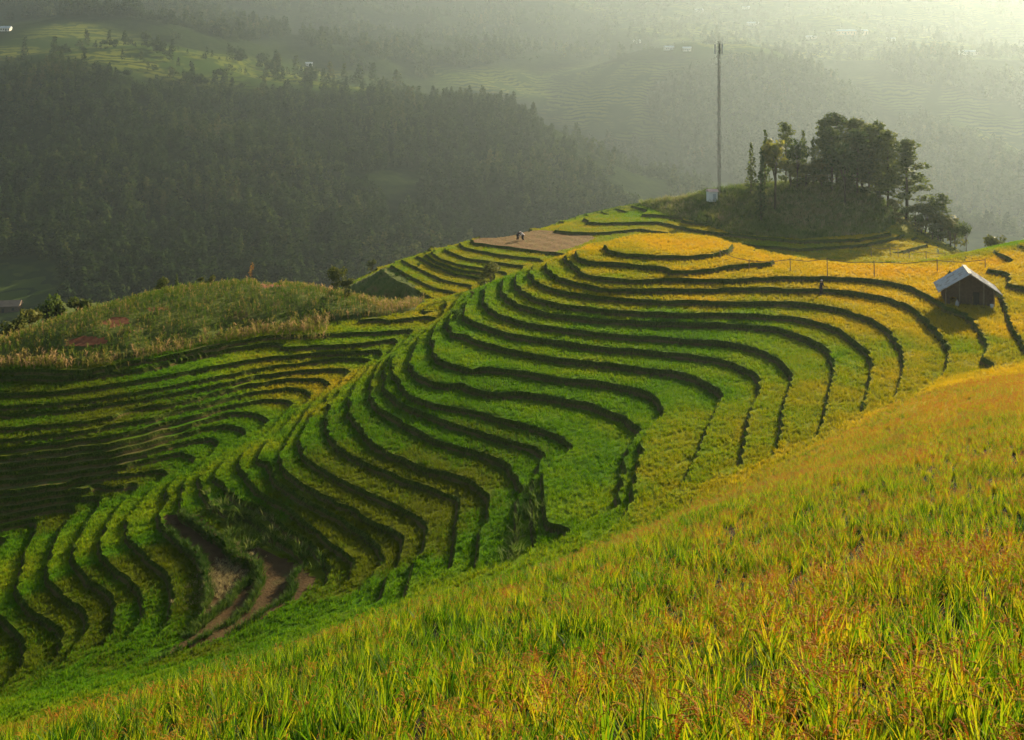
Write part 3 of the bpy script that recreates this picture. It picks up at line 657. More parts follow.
def wood_tree(R, tall):
    mb = MB()
    if tall: 
        for j in range(4): leafcloud(mb, R, (R.uniform(-.3,.3), R.uniform(-.3,.3), 2.2 + j * 1.5), (1.7 - j * .35, 1.7 - j * .35, 1.1), 26, .55)
    else:
        for j in range(5): leafcloud(mb, R, (R.uniform(-1.3,1.3), R.uniform(-1.3,1.3), R.uniform(1.8, 4.2)), (1.5, 1.5, 1.2), 22, .55)
    return mb.mesh('forest_tree', [M_WOOD])
_pp = []
for dens, poly, ya, yb in FOREST:
    ya = max(ya, 260) * FK; yb *= FK
    us = [q[0] for q in poly]; area_x = (min(us) - 512) / FPX, (max(us) - 512) / FPX
    n = int((area_x[1] - area_x[0]) * (ya + yb) / 2 * (yb - ya) * 0.034 * dens)
    y = rng.uniform(ya, yb, n); x = rng.uniform(area_x[0] * 1.05, area_x[1] * 1.05, n) * y
    z = fbil(x, y); u, v = project(x, y, z + 1); k = in_poly(u, v, poly)
    for t in (TERR[:3] if dens != .13 else []): k &= ~in_poly(u, v, t)
    k &= vnoise(x + 1900, y, 38, 9) > (0.14 if dens > .7 else 0.45)
    _pp.append(np.stack([x[k], y[k], z[k]], 1))
_pp = np.concatenate(_pp); n = len(_pp); print('forest', n)
scatter('hillside_forest', _pp, np.stack([np.zeros(n), np.zeros(n), rng.uniform(0, 6.28, n)], 1), (.6 + 1.9 * rng.random(n) ** 1.6) * np.where(_pp[:, 1] > 640 * FK, 1.4, 1.0), rng.integers(0, 6, n), np.clip(vnoise(_pp[:, 0] + 1900, _pp[:, 1], 45, 11) * .6 + rng.uniform(0, .5, n), 0, 1),
        [wood_tree(R_, i % 2) for i in range(6)], 'dark hazy forest covering the steep hillsides across the valley', 'forest')
# ------------------------------------------------------------------ plants of the near hills
M_BARK = rough_mat('bark', [(0.3, (0.05, 0.038, 0.026)), (0.7, (0.10, 0.075, 0.05))], 6, 0.95)
def lm(name, c0, c1, tr=0.35): return leaf_mat(name, [(0.0, c0), (1.0, c1)], tr, None, 0.9)
M_PINE = lm('pine_needles', (0.045, 0.078, 0.014), (0.14, 0.165, 0.03), .45); M_DARKL = lm('dark_leaves', (0.04, 0.075, 0.014), (0.11, 0.14, 0.024), .45)
M_GOLDL = lm('yellow_leaves', (0.12, 0.13, 0.015), (0.26, 0.24, 0.03), .5); M_BUSHL = lm('bush_leaves', (0.05, 0.075, 0.015), (0.14, 0.14, 0.03)); M_ORANGE = lm('orange_leaves', (0.22, 0.12, 0.03), (0.35, 0.18, 0.04))
M_GREENL = lm('green_leaves', (0.03, 0.09, 0.012), (0.08, 0.15, 0.02))
def pine_meshes(R, H=12.0, bare=0.2, wide=2.7):
    t, c = MB(), MB(); bx, by = R.uniform(-.4, .4), R.uniform(-.4, .4)
    ax = lambda q: Vector((bx * q * q, by * q * q, H * q))
    t.tube([ax(q) for q in (0, .25, .5, .75, .97)], [.20, .16, .12, .07, .02], 7)
    n = 24
    for i in range(n):
        q = bare + (0.97 - bare) * (i / (n - 1)); p = ax(q); L = wide * (1.0 - 0.8 * ((q - bare) / (1 - bare)) ** 1.2) * R.uniform(.55, 1.1)
        a = i * 2.4 + R.uniform(-.5, .5); d = Vector((math.cos(a), math.sin(a), R.uniform(.0, .35)))
        e = p + d * L; t.tube([p, p + d * L * .6 + Vector((0, 0, .05)), e], [.05, .03, .01], 4)
        leafcloud(c, R, e, (.9, .9, .55), 60, .23); leafcloud(c, R, p + d * L * .55, (.8, .8, .5), 50, .23)
    leafcloud(c, R, ax(.98), (.4, .4, .7), 30, .18)
    return t.mesh('trunk', M_BARK, True), c.mesh('crown', M_PINE)
def cone_meshes(R, H=9.0, wide=1.25, m=None):
    t, c = MB(), MB(); t.tube([(0, 0, 0), (.05, 0, H * .5), (0, .05, H * .95)], [.14, .09, .02], 6)
    for i in range(13):
        q = .14 + .84 * i / 12; leafcloud(c, R, (R.uniform(-.15, .15), R.uniform(-.15, .15), H * q), (wide * (1.08 - q) + .12, wide * (1.08 - q) + .12, H * .05), int(46 * (1.15 - q)) + 8, .26, 0, .35)
    return t.mesh('trunk', M_BARK, True), c.mesh('crown', m or M_DARKL)
def round_meshes(R, H=7.0, wide=2.2, bare=0.3, m=None, n=9, leaf=.27, cnt=62):
    t, c = MB(), MB(); t.tube([(0, 0, 0), (.1, .05, H * bare), (0, .1, H * .75)], [.14, .10, .03], 6)
    for i in range(n):
        a = R.uniform(0, 6.28); r = wide * R.uniform(.15, .62); z = H * R.uniform(bare + .1, .88)
        p = Vector((r * math.cos(a), r * math.sin(a), z)); t.tube([(0.05, .05, H * bare * R.uniform(.8, 1.3)), p], [.05, .015], 4)
        leafcloud(c, R, p, (wide * .48, wide * .48, H * .16), cnt, leaf, 0, .3)
    return t.mesh('trunk', M_BARK, True), c.mesh('crown', m or M_DARKL)
R5 = random.Random(21)
PROTO = {'pine': [(pine_meshes(R5), 12.0), (pine_meshes(R5, 12.0, .12, 3.0), 12.0), (pine_meshes(R5, 12, .26, 2.5), 12.0)],
 'cone': [(cone_meshes(R5), 9.0), (cone_meshes(R5, 9, 1.0), 9.0)], 'round': [(round_meshes(R5), 7.0)], 'gold': [(round_meshes(R5, 7, 1.5, .4, M_GOLDL, 7), 7.0)],
 'bush': [(round_meshes(R5, 4.0, 2.2, .12, M_BUSHL, 9, .25), 4.0), (round_meshes(R5, 4.0, 1.8, .15, M_BUSHL, 8, .25), 4.0)], 'orange': [(round_meshes(R5, 3.0, .8, .35, M_ORANGE, 5, .12, 24), 3.0)],
 'green': [(round_meshes(R5, 3.0, 1.5, .12, M_GREENL, 8, .17, 60), 3.0)]}
NAMES = {'pine': ('pine_tree', 'pine'), 'cone': ('conifer_tree', 'conifer'), 'round': ('round_tree', 'tree'), 'gold': ('yellow_tree', 'tree'), 'bush': ('bush', 'bush'), 'orange': ('orange_sapling', 'sapling'), 'green': ('shrub', 'shrub')}
def plant(kind, u, vtop, Y, label, group=None, wide=1.0, var=0):
    Y *= .87 if u < 420 and Y < 170 else DK; top = at_depth(u, vtop, Y); x = top[0]; gz = float(ground(x, Y)[0]) - 0.15
    (tm, cm), h = PROTO[kind][var % len(PROTO[kind])]; s = max(0.6, top[2] - gz) / h
    group = group or (G if u > 740 and Y > 200 else 'bushes and small trees around the crop hill' if u < 350 else 'bushes on the terraced hills')
    nm, cat = NAMES[kind]; e = empty(nm, (x, Y, gz), R5.uniform(0, 6.28), label, cat, group); wide *= 1.18 if kind == 'pine' else 1.0; e.scale = (s * wide, s * wide, s)
    link('trunk', tm, e); link('crown', cm, e); return e
G = 'trees and bushes of the wooded knoll'
for a in [
 ('cone',751,143,221,'slim dark conifer at the left end of the wooded knoll',None,1.0,0),('cone',761,151,209,'narrow dark column conifer standing forward on the knoll grass',None,.75,1),('cone',765,131,225,'pointed conifer behind the yellow tree on the knoll',None,.9,0),
 ('gold',775,132,214,'bright yellow green tree on a thin trunk on the knoll'),('pine',786,123,226,'feathery pine top just right of the yellow tree',None,.8,1),
 ('round',797,138,222,'low dark bushy tree left of the middle of the knoll',None,.8),('cone',803,131,226,'conical dark conifer in the middle of the knoll',None,1.0,0),('cone',813,138,224,'shorter conifer in the gap left of the tall pines',None,.9,1),
 ('pine',827,118,227,'leftmost of the tall dark pines on the knoll',None,1.0,0),('pine',837,114,229,'tallest dark pine of the knoll, the topmost crown',None,1.1,1),('round',845,142,215,'round dense tree standing before the tall pines',None,.95),
 ('pine',852,119,227,'tall pine just right of the tallest crown',None,1.0,2),('pine',862,121,228,'tall slender pine among the dense pines of the knoll',G,.95,1),('pine',869,126,224,'tall slender pine among the dense pines of the knoll',G,.9,2),('pine',876,123,227,'tall slender pine among the dense pines of the knoll',G,.9,0),
 ('pine',888,131,217,'open pine with a long bare trunk, second from the right edge',None,.85,2),('pine',907,140,214,'rightmost tall pine with layered branches and a bare lower trunk',None,1.15,2),
 ('bush',895,198,214,'golden bush under the rightmost tall pine',None,1.0,0),('bush',915,203,212,'large bush on the right slope of the knoll',None,1.1,1),('round',930,196,213,'dark rounded tree low on the right slope of the knoll',None,.9),
 ('pine',943,194,213,'small leaning pine at the lower right edge of the knoll',None,.9,1),('bush',950,215,208,'bush at the foot of the small leaning pine',None,1.0,0),('round',966,221,203,'lone dark tree at the lowest right end of the knoll',None,.7),
 ('pine',832,128,221,'tall slender pine among the dense pines of the knoll',G,1.0,1),('pine',857,130,219,'tall slender pine among the dense pines of the knoll',G,1.0,0),('pine',880,136,220,'tall slender pine among the dense pines of the knoll',G,.95,1),('bush',822,158,223,'low undergrowth bush between the pine trunks',G,1.0,1),('bush',790,160,224,'low undergrowth bush between the pine trunks',G,1.1,0),('bush',805,164,222,'low undergrowth bush between the pine trunks',G,1.2,1),('bush',850,176,220,'low undergrowth bush between the pine trunks',G,1.2,1),('bush',900,212,210,'low undergrowth bush between the pine trunks',G,1.3,1),('bush',922,220,208,'low undergrowth bush between the pine trunks',G,1.3,0),('bush',938,222,208,'low undergrowth bush between the pine trunks',G,1.2,1),('round',905,206,211,'dense leafy growth in the thicket on the right slope of the knoll',G,1.1),('bush',925,205,211,'dense leafy growth in the thicket on the right slope of the knoll',G,1.1,1),('round',918,214,208,'dense leafy growth in the thicket on the right slope of the knoll',G,1.0),('bush',940,212,209,'dense leafy growth in the thicket on the right slope of the knoll',G,1.0,0),('round',955,222,206,'dense leafy growth in the thicket on the right slope of the knoll',G,.9),('bush',932,226,206,'dense leafy growth in the thicket on the right slope of the knoll',G,1.2,1),('bush',885,206,214,'dense leafy growth in the thicket on the right slope of the knoll',G,1.2,0),('bush',880,192,220,'low undergrowth bush between the pine trunks',G,1.2,1),('bush',865,186,222,'low undergrowth bush between the pine trunks',G,1.2,0),('bush',822,180,224,'low undergrowth bush between the pine trunks',G,1.0,1),('bush',995,234,172,'small pale bush peeping over the right skyline',None,.8,0),
 ('bush',491,262,150,'leafy bush on the crest beside the terraced mound'),('bush',472,291,133,'small pale bush on the crest left of the mound',None,.8,1),
 ('green',456,308,124,'dark green thicket on the bank above the left terraces',None,1.2),('green',446,322,122,'dark green shrub at the foot of the thicket',None,1.0),
 ('round',44,295,142,'left one of two dark trees behind the crop hill',None,.8),('round',61,293,144,'right one of two dark trees behind the crop hill',None,.8),('bush',33,308,138,'squat dark bush left of the two trees',None,1.0,1),('bush',14,317,134,'lowest dark bush at the left end of the crop hill'),('bush',81,297,146,'small bush right of the two dark trees',None,.8,1),
 ('bush',163,277,147,'round bright bush on the crop hill skyline',None,.9,0),('cone',177,274,148,'small dark conifer beside the round bright bush',None,1.3,0),('bush',200,277,149,'left half of a pair of bushes on the crop hill skyline',None,.8,1),('bush',212,275,149,'right half of a pair of bushes on the crop hill skyline',None,.8,0),
 ('orange',252,260,151,'thin orange leaved sapling on top of the crop hill',None,.45),('bush',337,265,156,'small faint bush behind the crop hill crest',None,.6,0),('bush',347,278,150,'green bush at the right end of the crop hill crest',None,.8,1),
 ('bush',372,259,204,'small bush on the edge of the hill behind',None,.8,0),('green',426,270,200,'dark brush in the gully of the hill behind',None,1.6),('green',412,268,201,'brush at the upper left of the same gully',None,1.5)]:
    plant(*a)
for i, (u, v, Y, w_) in enumerate(((384,278,190,1.2),(396,281,186,1.5),(404,276,192,1.2),(419,279,190,1.4),(408,288,182,1.3),(434,276,196,1.2))):
    plant('green', u, v, Y, 'dark shrub in the brushy gully below the hill behind', 'gully shrubs', w_)

# crops and rough grass: uncountable
M_MAIZE = leaf_mat('maize_leaf', [(0.0, (0.05, 0.12, 0.008)), (0.4, (0.13, 0.18, 0.014)), (0.75, (0.30, 0.23, 0.05)), (1.0, (0.42, 0.27, 0.13))], 0.4, 'ripe', 0.3)
M_TUFT = leaf_mat('grass_blade', [(0.0, (0.03, 0.08, 0.006)), (0.45, (0.11, 0.16, 0.02)), (0.8, (0.21, 0.22, 0.06)), (1.0, (0.34, 0.27, 0.13))], 0.35, 'ripe', 0.3)
def maize(R):
    mb = MB(); H = R.uniform(.9, 1.5); mb.tube([(0,0,0),(R.uniform(-.1,.1),R.uniform(-.1,.1),H)], [.02,.008], 4)
    for i in range(9): blade(mb, (0, 0, H * R.uniform(.2, .95)), R.uniform(0, 6.28), R.uniform(.4, .7), R.uniform(.06, .10), R.uniform(.3, .9), R.uniform(.6, 2.0), 3)
    return mb.mesh('maize_plant', [M_MAIZE])
def tuft(R):
    mb = MB()
    for i in range(16):
        a = R.uniform(0, 6.28); r = R.uniform(0, .22)
        blade(mb, (r*math.cos(a), r*math.sin(a), -.05), a, R.uniform(.3, .75), R.uniform(.03, .05), R.uniform(.1, .8), R.uniform(.3, 1.5), 2)
    return mb.mesh('grass_tuft', [M_TUFT])
x, y = candidates(9.0, 90, 150, .62, 10); z, m_, ris, up = ground(x, y); u, v = project(x, y, z)
k = (zones(x, y, z, 0 * z) == 1) & (z > -36)
for pl in BARE_DOME: k &= ~in_poly(u, v, pl)
bankrow = (ris < .4) & (y > 92) & (x < -18) & (u < 330) & (v > 322) & (v < 384) & (np.abs(bil(LEV, *gxy(x, y)) - 12.75) < .75) & (rng.random(len(x)) < .95)
k |= bankrow; k &= (u > -150) & (vnoise(x + 130, y, 2.2, 31) > .12)
x, y, z = x[k], y[k], z[k]; n = len(x); lv = bil(LEV, *gxy(x, y))
scatter('maize_crop', np.stack([x, y, z], 1), np.stack([rng.normal(0, .15, n), rng.normal(0, .15, n), rng.uniform(0, 6.28, n)], 1), rng.uniform(.36, .64, n) * np.where(lv > 12.02, 1.4, 1), rng.integers(0, 5, n), np.clip(vnoise(x + 130, y, 7, 33) * .3 + .75 * rng.random(n) ** 2.4 + np.where(lv > 12.02, .35, 0), 0, 1),
        [maize(R5) for _ in range(5)], 'patchy green and dry maize covering the rounded hill', 'maize')
x, y = candidates(2.6, 60, 250, .6, 10); z, m_, ris, up = ground(x, y); u, v = project(x, y, z); lv = bil(LEV, *gxy(x, y)); zn = zones(x, y, z, np.round(lv))
bare = np.zeros(len(x), bool)
for pl in BARE_DOME: bare |= in_poly(u, v, pl)
k = (zn == 2) | (zn == 5) | ((zn == 4) & (rng.random(len(x)) < .2)) | ((zn == 3) & ((ris > .3) | (up < .13))) | ((ris > .5) & (rng.random(len(x)) < .55) & (y < 150)) | ((zn == 1) & ~bare & (rng.random(len(x)) < .5)) | ((zn == 0) & (y > 150) & (m_ < .5) & (z > -40))
k &= (u > -100) & (u < 1124)
x, y, z, zn = x[k], y[k], z[k], zn[k]
# grass ridges between the bare paddies, and straw left on one of them
bx = rng.uniform(-40, -6, 60000); by = rng.uniform(52, 100, 60000); bz, _, br, bu = ground(bx, by)
bk = (zones(bx, by, bz, np.round(bil(LEV, *gxy(bx, by)) + .4)) == 3) & ((br > .3) | (bu < .11 * bil(GR, *gxy(bx, by)) + .02))
cl = [hit(u, v) for u, v in ((254,577),(248,584),(240,589),(233,597),(226,606),(214,615),(203,624),(188,638))]
cl = np.concatenate([np.linspace(a, b, 26, False) for a, b in zip(cl[:-1], cl[1:])]) + rng.normal(0, .14, (26 * 7, 3)) * (1, 1, 0)
st = hit(222, 578) + rng.normal(0, 1, (420, 3)) * (.85, 1.5, 0); st[:, 2] = ground(st[:, 0], st[:, 1])[0]
rx = rng.uniform(-60, 60, 260000); ry = rng.uniform(48, 135, 260000); rz, rm_, rr, ru = ground(rx, ry); rk = (rr > .5) & (rng.random(260000) < .45) & (ry > 88) & (np.abs(rx) < .5 * ry + 6)
EXTRA = [(bx[bk], by[bk], bz[bk], .45), (cl[:, 0], cl[:, 1], ground(cl[:, 0], cl[:, 1])[0], .5), (st[:, 0], st[:, 1], st[:, 2], .3), (rx[rk], ry[rk], rz[rk], .2)]
n0 = len(x); x = np.concatenate([x] + [e[0] for e in EXTRA]); y = np.concatenate([y] + [e[1] for e in EXTRA]); z = np.concatenate([z] + [e[2] for e in EXTRA]); zn = np.concatenate([zn] + [np.full(len(e[0]), 6 + i) for i, e in enumerate(EXTRA)]); n = len(x); print('bund', n - n0)
scatter('rough_grass', np.stack([x, y, z], 1), np.stack([rng.normal(0, .2, n), rng.normal(0, .2, n), rng.uniform(0, 6.28, n)], 1), rng.uniform(.6, 1.3, n) * np.where(zn == 2, 1.6, np.where(zn == 5, 1.2, np.where((zn == 8) | (zn == 4), .4, np.where(zn == 9, .26, np.where(zn > 5, .7, .5))))), rng.integers(0, 4, n), np.clip(vnoise(x + 130, y, 6, 35) * .8 + rng.uniform(-.3, .25, n) + np.where(zn == 2, .2, np.where(zn == 5, -.1, np.where((zn == 8) | (zn == 4), 1.2, np.where(zn > 5, -.35, -.5)))), 0, 1),
        [tuft(R5) for _ in range(4)], 'rough grass on the terrace banks and the wooded knoll', 'grass')
print('maize/grass', n)
# ------------------------------------------------------------------ things people built
M_WOODP = rough_mat('weathered_planks', [(0.3, (0.05, 0.032, 0.02)), (0.6, (0.10, 0.065, 0.04)), (0.8, (0.15, 0.10, 0.065))], 5, 0.9, .3, 20)
M_POLE = rough_mat('bamboo_pole', [(0.3, (0.12, 0.09, 0.06)), (0.7, (0.22, 0.17, 0.11))], 5, 0.8)
M_ROOFN = rough_mat('roof_sheet', [(0.3, (0.30, 0.31, 0.32)), (0.5, (0.46, 0.46, 0.46)), (0.6, (0.26, 0.22, 0.19)), (0.75, (0.38, 0.38, 0.38))], 1.3, 0.55, .15, 6, .4)
M_WHITE = rough_mat('white_paint', [(0.3, (0.62, 0.62, 0.62)), (0.7, (0.75, 0.75, 0.74))], 2, 0.8)
M_STEEL = rough_mat('mast_steel', [(0.3, (0.10, 0.10, 0.10)), (0.7, (0.20, 0.19, 0.18))], 3, 0.6)
M_CLOTHD = rough_mat('dark_cloth', [(0.3, (0.018, 0.016, 0.022)), (0.7, (0.05, 0.04, 0.055))], 8, 0.95)
M_CLOTHL = rough_mat('pale_cloth', [(0.3, (0.55, 0.48, 0.47)), (0.7, (0.70, 0.63, 0.62))], 8, 0.95)
M_SKIN = rough_mat('skin', [(0.3, (0.32, 0.18, 0.11)), (0.7, (0.38, 0.22, 0.14))], 8, 0.6)
M_DARK = rough_mat('dark_opening', [(0.3, (0.01, 0.01, 0.01)), (0.7, (0.02, 0.018, 0.016))], 3, 0.9)

# field hut
q = at_depth(967, 303, 102.0); hx, hy = float(q[0]), 102.0; hz = float(max(q[2], ground(hx, hy)[0]) - .15)
HUT = empty('field_hut', (hx, hy, hz), math.radians(-16), 'small plank field hut with a grey sheet roof on the golden terraces', 'hut')
HUT.scale = (.97, .97, .97)
W2, EA, AP, DF, DB = 2.85, 1.42, 3.3, -2.6, 2.4
wl = MB()
for i in range(14):                                             # front planks follow the gable
    x0 = -2.05 + i * 4.1 / 14; xm = x0 + .146; ht = EA + .05 + (AP - EA - .25) * (1 - abs(xm) / 2.3)
    if 8 <= i <= 9: wl.box((xm, -1.9, 1.5 + (ht - 1.5) / 2), (.28, .05, ht - 1.5)); continue
    lo = 0.25 if i not in (1, 2) else 0.9
    wl.box((xm, -1.9 + (i % 2) * .012, lo + (ht - lo) / 2), (.28, .05, ht - lo))
for i in range(14):
    x0 = -2.05 + i * 4.1 / 14; xm = x0 + .146; ht = EA + .05 + (AP - EA - .25) * (1 - abs(xm) / 2.3); wl.box((xm, 1.9, .2 + ht / 2), (.28, .05, ht - .2))
for s in (-1, 1):
    for i in range(5): wl.box((s * 2.08, 0, .35 + i * .27), (.05, 3.7, .25))
wl.build('wall', M_WOODP, HUT)
MB().box((0.60, -1.86, .85), (.56, .05, 1.25)).build('doorway', M_DARK, HUT)
for s, nm in ((-1, 'left'), (1, 'right')):
    r = MB(); n = 46; vs = []
    ux = Vector((s * W2, 0, EA - AP)); L = ux.length; ux = ux / L; nn = Vector((-ux.z * s, 0, abs(ux.x)))
    for j in range(n + 1):                                      # corrugations run down the slope
        yy = DF + (DB - DF) * j / n; o_ = .022 * math.cos(j * math.pi)
        for t in (0.0, 0.5, 1.0):
            p = Vector((0, yy, AP)) + ux * (L * t) + nn * (o_ + .012 * math.sin(j * .9 + t * 3)); vs.append(p)
    m1 = len(vs); vs += [p - nn * .03 for p in vs]; fs = []
    for j in range(n):
        for t in range(2):
            a = j * 3 + t; f = (a, a + 1, a + 4, a + 3); fs.append(f if s < 0 else f[::-1]); g_ = tuple(m1 + i for i in f); fs.append(g_[::-1] if s < 0 else g_)
    for j in range(n):
        for t in (0, 2): a = j * 3 + t; fs.append((a, a + 3, m1 + a + 3, m1 + a))
    for j in (0, n):
        for t in range(2): a = j * 3 + t; fs.append((a, a + 1, m1 + a + 1, m1 + a))
    r.add(vs, fs); o = r.build('roof_slope', M_ROOFN, HUT)
MB().box((0, (DF + DB) / 2, AP + .03), (.34, DB - DF - .1, .05)).build('ridge_cap', rough_mat('ridge_tin', [(0.3, (.16, .15, .15)), (.7, (.28, .26, .25))], 2, .7), HUT)
for px_, py_ in ((-2.15, -2.05), (2.15, -2.05), (-2.15, 2.0), (2.15, 2.0), (-.9, -2.02), (1.25, -2.02)):
    MB().tube([(px_, py_, -.6), (px_ * .99, py_, EA + .1 + (AP - EA) * (1 - abs(px_) / W2) * .75)], .06, 6).build('post', M_POLE, HUT)
MB().tube([(-2.75, -2.3, EA + .02), (0, -2.3, AP - .1), (2.75, -2.3, EA + .02)], .05, 6).build('rafter', M_POLE, HUT)
def atloc(e, p): return Matrix.Translation(e.location) @ Matrix.Scale(e.scale[0], 4) @ e.rotation_euler.to_matrix().to_4x4() @ Vector(p)
sk = MB(); sk.tube([(0,0,0),(.02,0,.12),(.05,0,.32),(.03,.01,.46),(.02,0,.52),(.05,0,.6)], [.12,.17,.17,.12,.05,.08], 9)
o = sk.build('sack', rough_mat('sack_cloth', [(.3, (.30, .29, .27)), (.7, (.42, .41, .38))], 4, .9), None, True); p = atloc(HUT, (-1.2, -2.5, 0)); o.location = (p.x, p.y, float(ground(p.x, p.y)[0])); tag(o, 'white tied sack standing at the front left post of the hut', 'sack')
bk = MB(); bk.tube([(0,0,0),(0,0,.02),(0,0,.34)], [.10,.13,.17], 10); bk.tube([(0,0,.33),(0,0,.36)], [.18,.18], 10)
o = bk.build('bucket', M_WHITE); p = atloc(HUT, (1.9, -2.5, 0)); o.location = (p.x, p.y, float(ground(p.x, p.y)[0])); tag(o, 'pale bucket at the front right corner of the hut', 'bucket')

# fences: posts and sagging poles
def fence(posts, Y, label, hgt, extra=()):
    e = None; tops = []
    for (u, vt, yy) in posts:
        t = at_depth(u, vt, yy); gz = float(ground(t[0], t[1])[0])
        if e is None: e = empty('pole_fence', (t[0], t[1], gz), 0, label, 'fence', 'pole fences on the saddle'); o0 = Vector(e.location)
        tp = Vector((t[0], t[1], max(t[2], gz + hgt * .6))); tops.append(tp)
        MB().tube([Vector((t[0] + .05, t[1], gz - .3)) - o0, tp - o0 + Vector((0, 0, .15))], [.055, .045], 6).build('post', M_POLE, e)
    for a, b in zip(tops[:-1], tops[1:]):
        mid = (a + b) / 2 - Vector((0, 0, .22)); MB().tube([a - o0, (a * .72 + b * .28) - o0 - Vector((0,0,.14)), mid - o0, (a * .28 + b * .72) - o0 - Vector((0,0,.12)), b - o0], .04, 5).build('rail', M_POLE, e)
    return e
fence([(720,255,122),(749,261,119),(790,259.5,117.5),(827,259,115),(874,262,114.5),(937,260.5,117),(985,264,116)], 117, 'thin bamboo pole fence crossing the golden saddle behind the hut', 1.6)
fence([(871,247,166),(890,248,165),(898,249,164.5),(909,250,164),(926,252,163),(945,253,162)], 182, 'small distant fence on the terraces below the knoll', 1.3)

# radio mast and its cabin
q = at_depth(719, 191, (222.5 * DK)); mz = float(ground(q[0], (222.5 * DK))[0]); top = at_depth(719, 41, (222.5 * DK))[2]; H = top - mz
MAST = empty('radio_mast', (q[0], (222.5 * DK), mz), .3, 'tall thin lattice radio mast on the ridge left of the pines', 'mast')
lt = MB(); w = .27; cs = [Vector((w * math.cos(a), w * math.sin(a), 0)) for a in (0, 2.094, 4.189)]
for cpt in cs: lt.tube([cpt, cpt * .8 + Vector((0, 0, H))], .05, 5)
nseg = 34
for i in range(nseg):
    z0, z1 = H * i / nseg, H * (i + 1) / nseg
    for j in range(3): lt.tube([cs[j] + Vector((0, 0, z0)), cs[(j + 1) % 3] + Vector((0, 0, z1))], .025, 4)
lt.build('lattice', M_STEEL, MAST)
for a in (0.2, 2.3, 4.4):
    d = Vector((math.cos(a), math.sin(a), 0)); an = MB(); an.box(d * .75 + Vector((0, 0, H - 1.5)), (.26, .26, 2.0), Matrix.Rotation(a, 3, 'Z')); an.tube([Vector((0, 0, H - 1.2)), d * .7 + Vector((0, 0, H - 1.2))], .04, 4); an.tube([Vector((0, 0, H - 2.0)), d * .7 + Vector((0, 0, H - 2.0))], .04, 4); an.build('antenna', M_WHITE if a < 3 else M_STEEL, MAST)
MB().tube([(0, 0, H - .2), (0, 0, H + 1.6)], [.03, .015], 5).build('lightning_rod', M_STEEL, MAST)
q = at_depth(712, 192, 221 * DK); cz = float(ground(q[0], 221 * DK)[0]); CAB = empty('equipment_cabin', (q[0], 221 * DK, cz - .1), .2, 'small white equipment cabin at the foot of the mast', 'cabin')
MB().box((0, 0, .95), (1.6, 1.6, 1.9)).build('wall', M_WHITE, CAB)
rf = MB(); rf.add([(-1, -1, 1.9), (1, -1, 1.9), (1, 1, 1.9), (-1, 1, 1.9), (-1, 0, 2.35), (1, 0, 2.35)], [(0,1,5,4),(2,3,4,5),(0,4,3),(1,2,5),(3,2,1,0)]); rf.build('roof', rough_mat('pink_tin', [(.3, (.45, .30, .28)), (.7, (.55, .4, .38))], 2, .7), CAB)
MB().box((.2, -.81, .75), (.6, .04, 1.4)).build('door', rough_mat('cabin_door', [(.3, (.35, .37, .42)), (.7, (.45, .47, .5))], 2, .7), CAB)

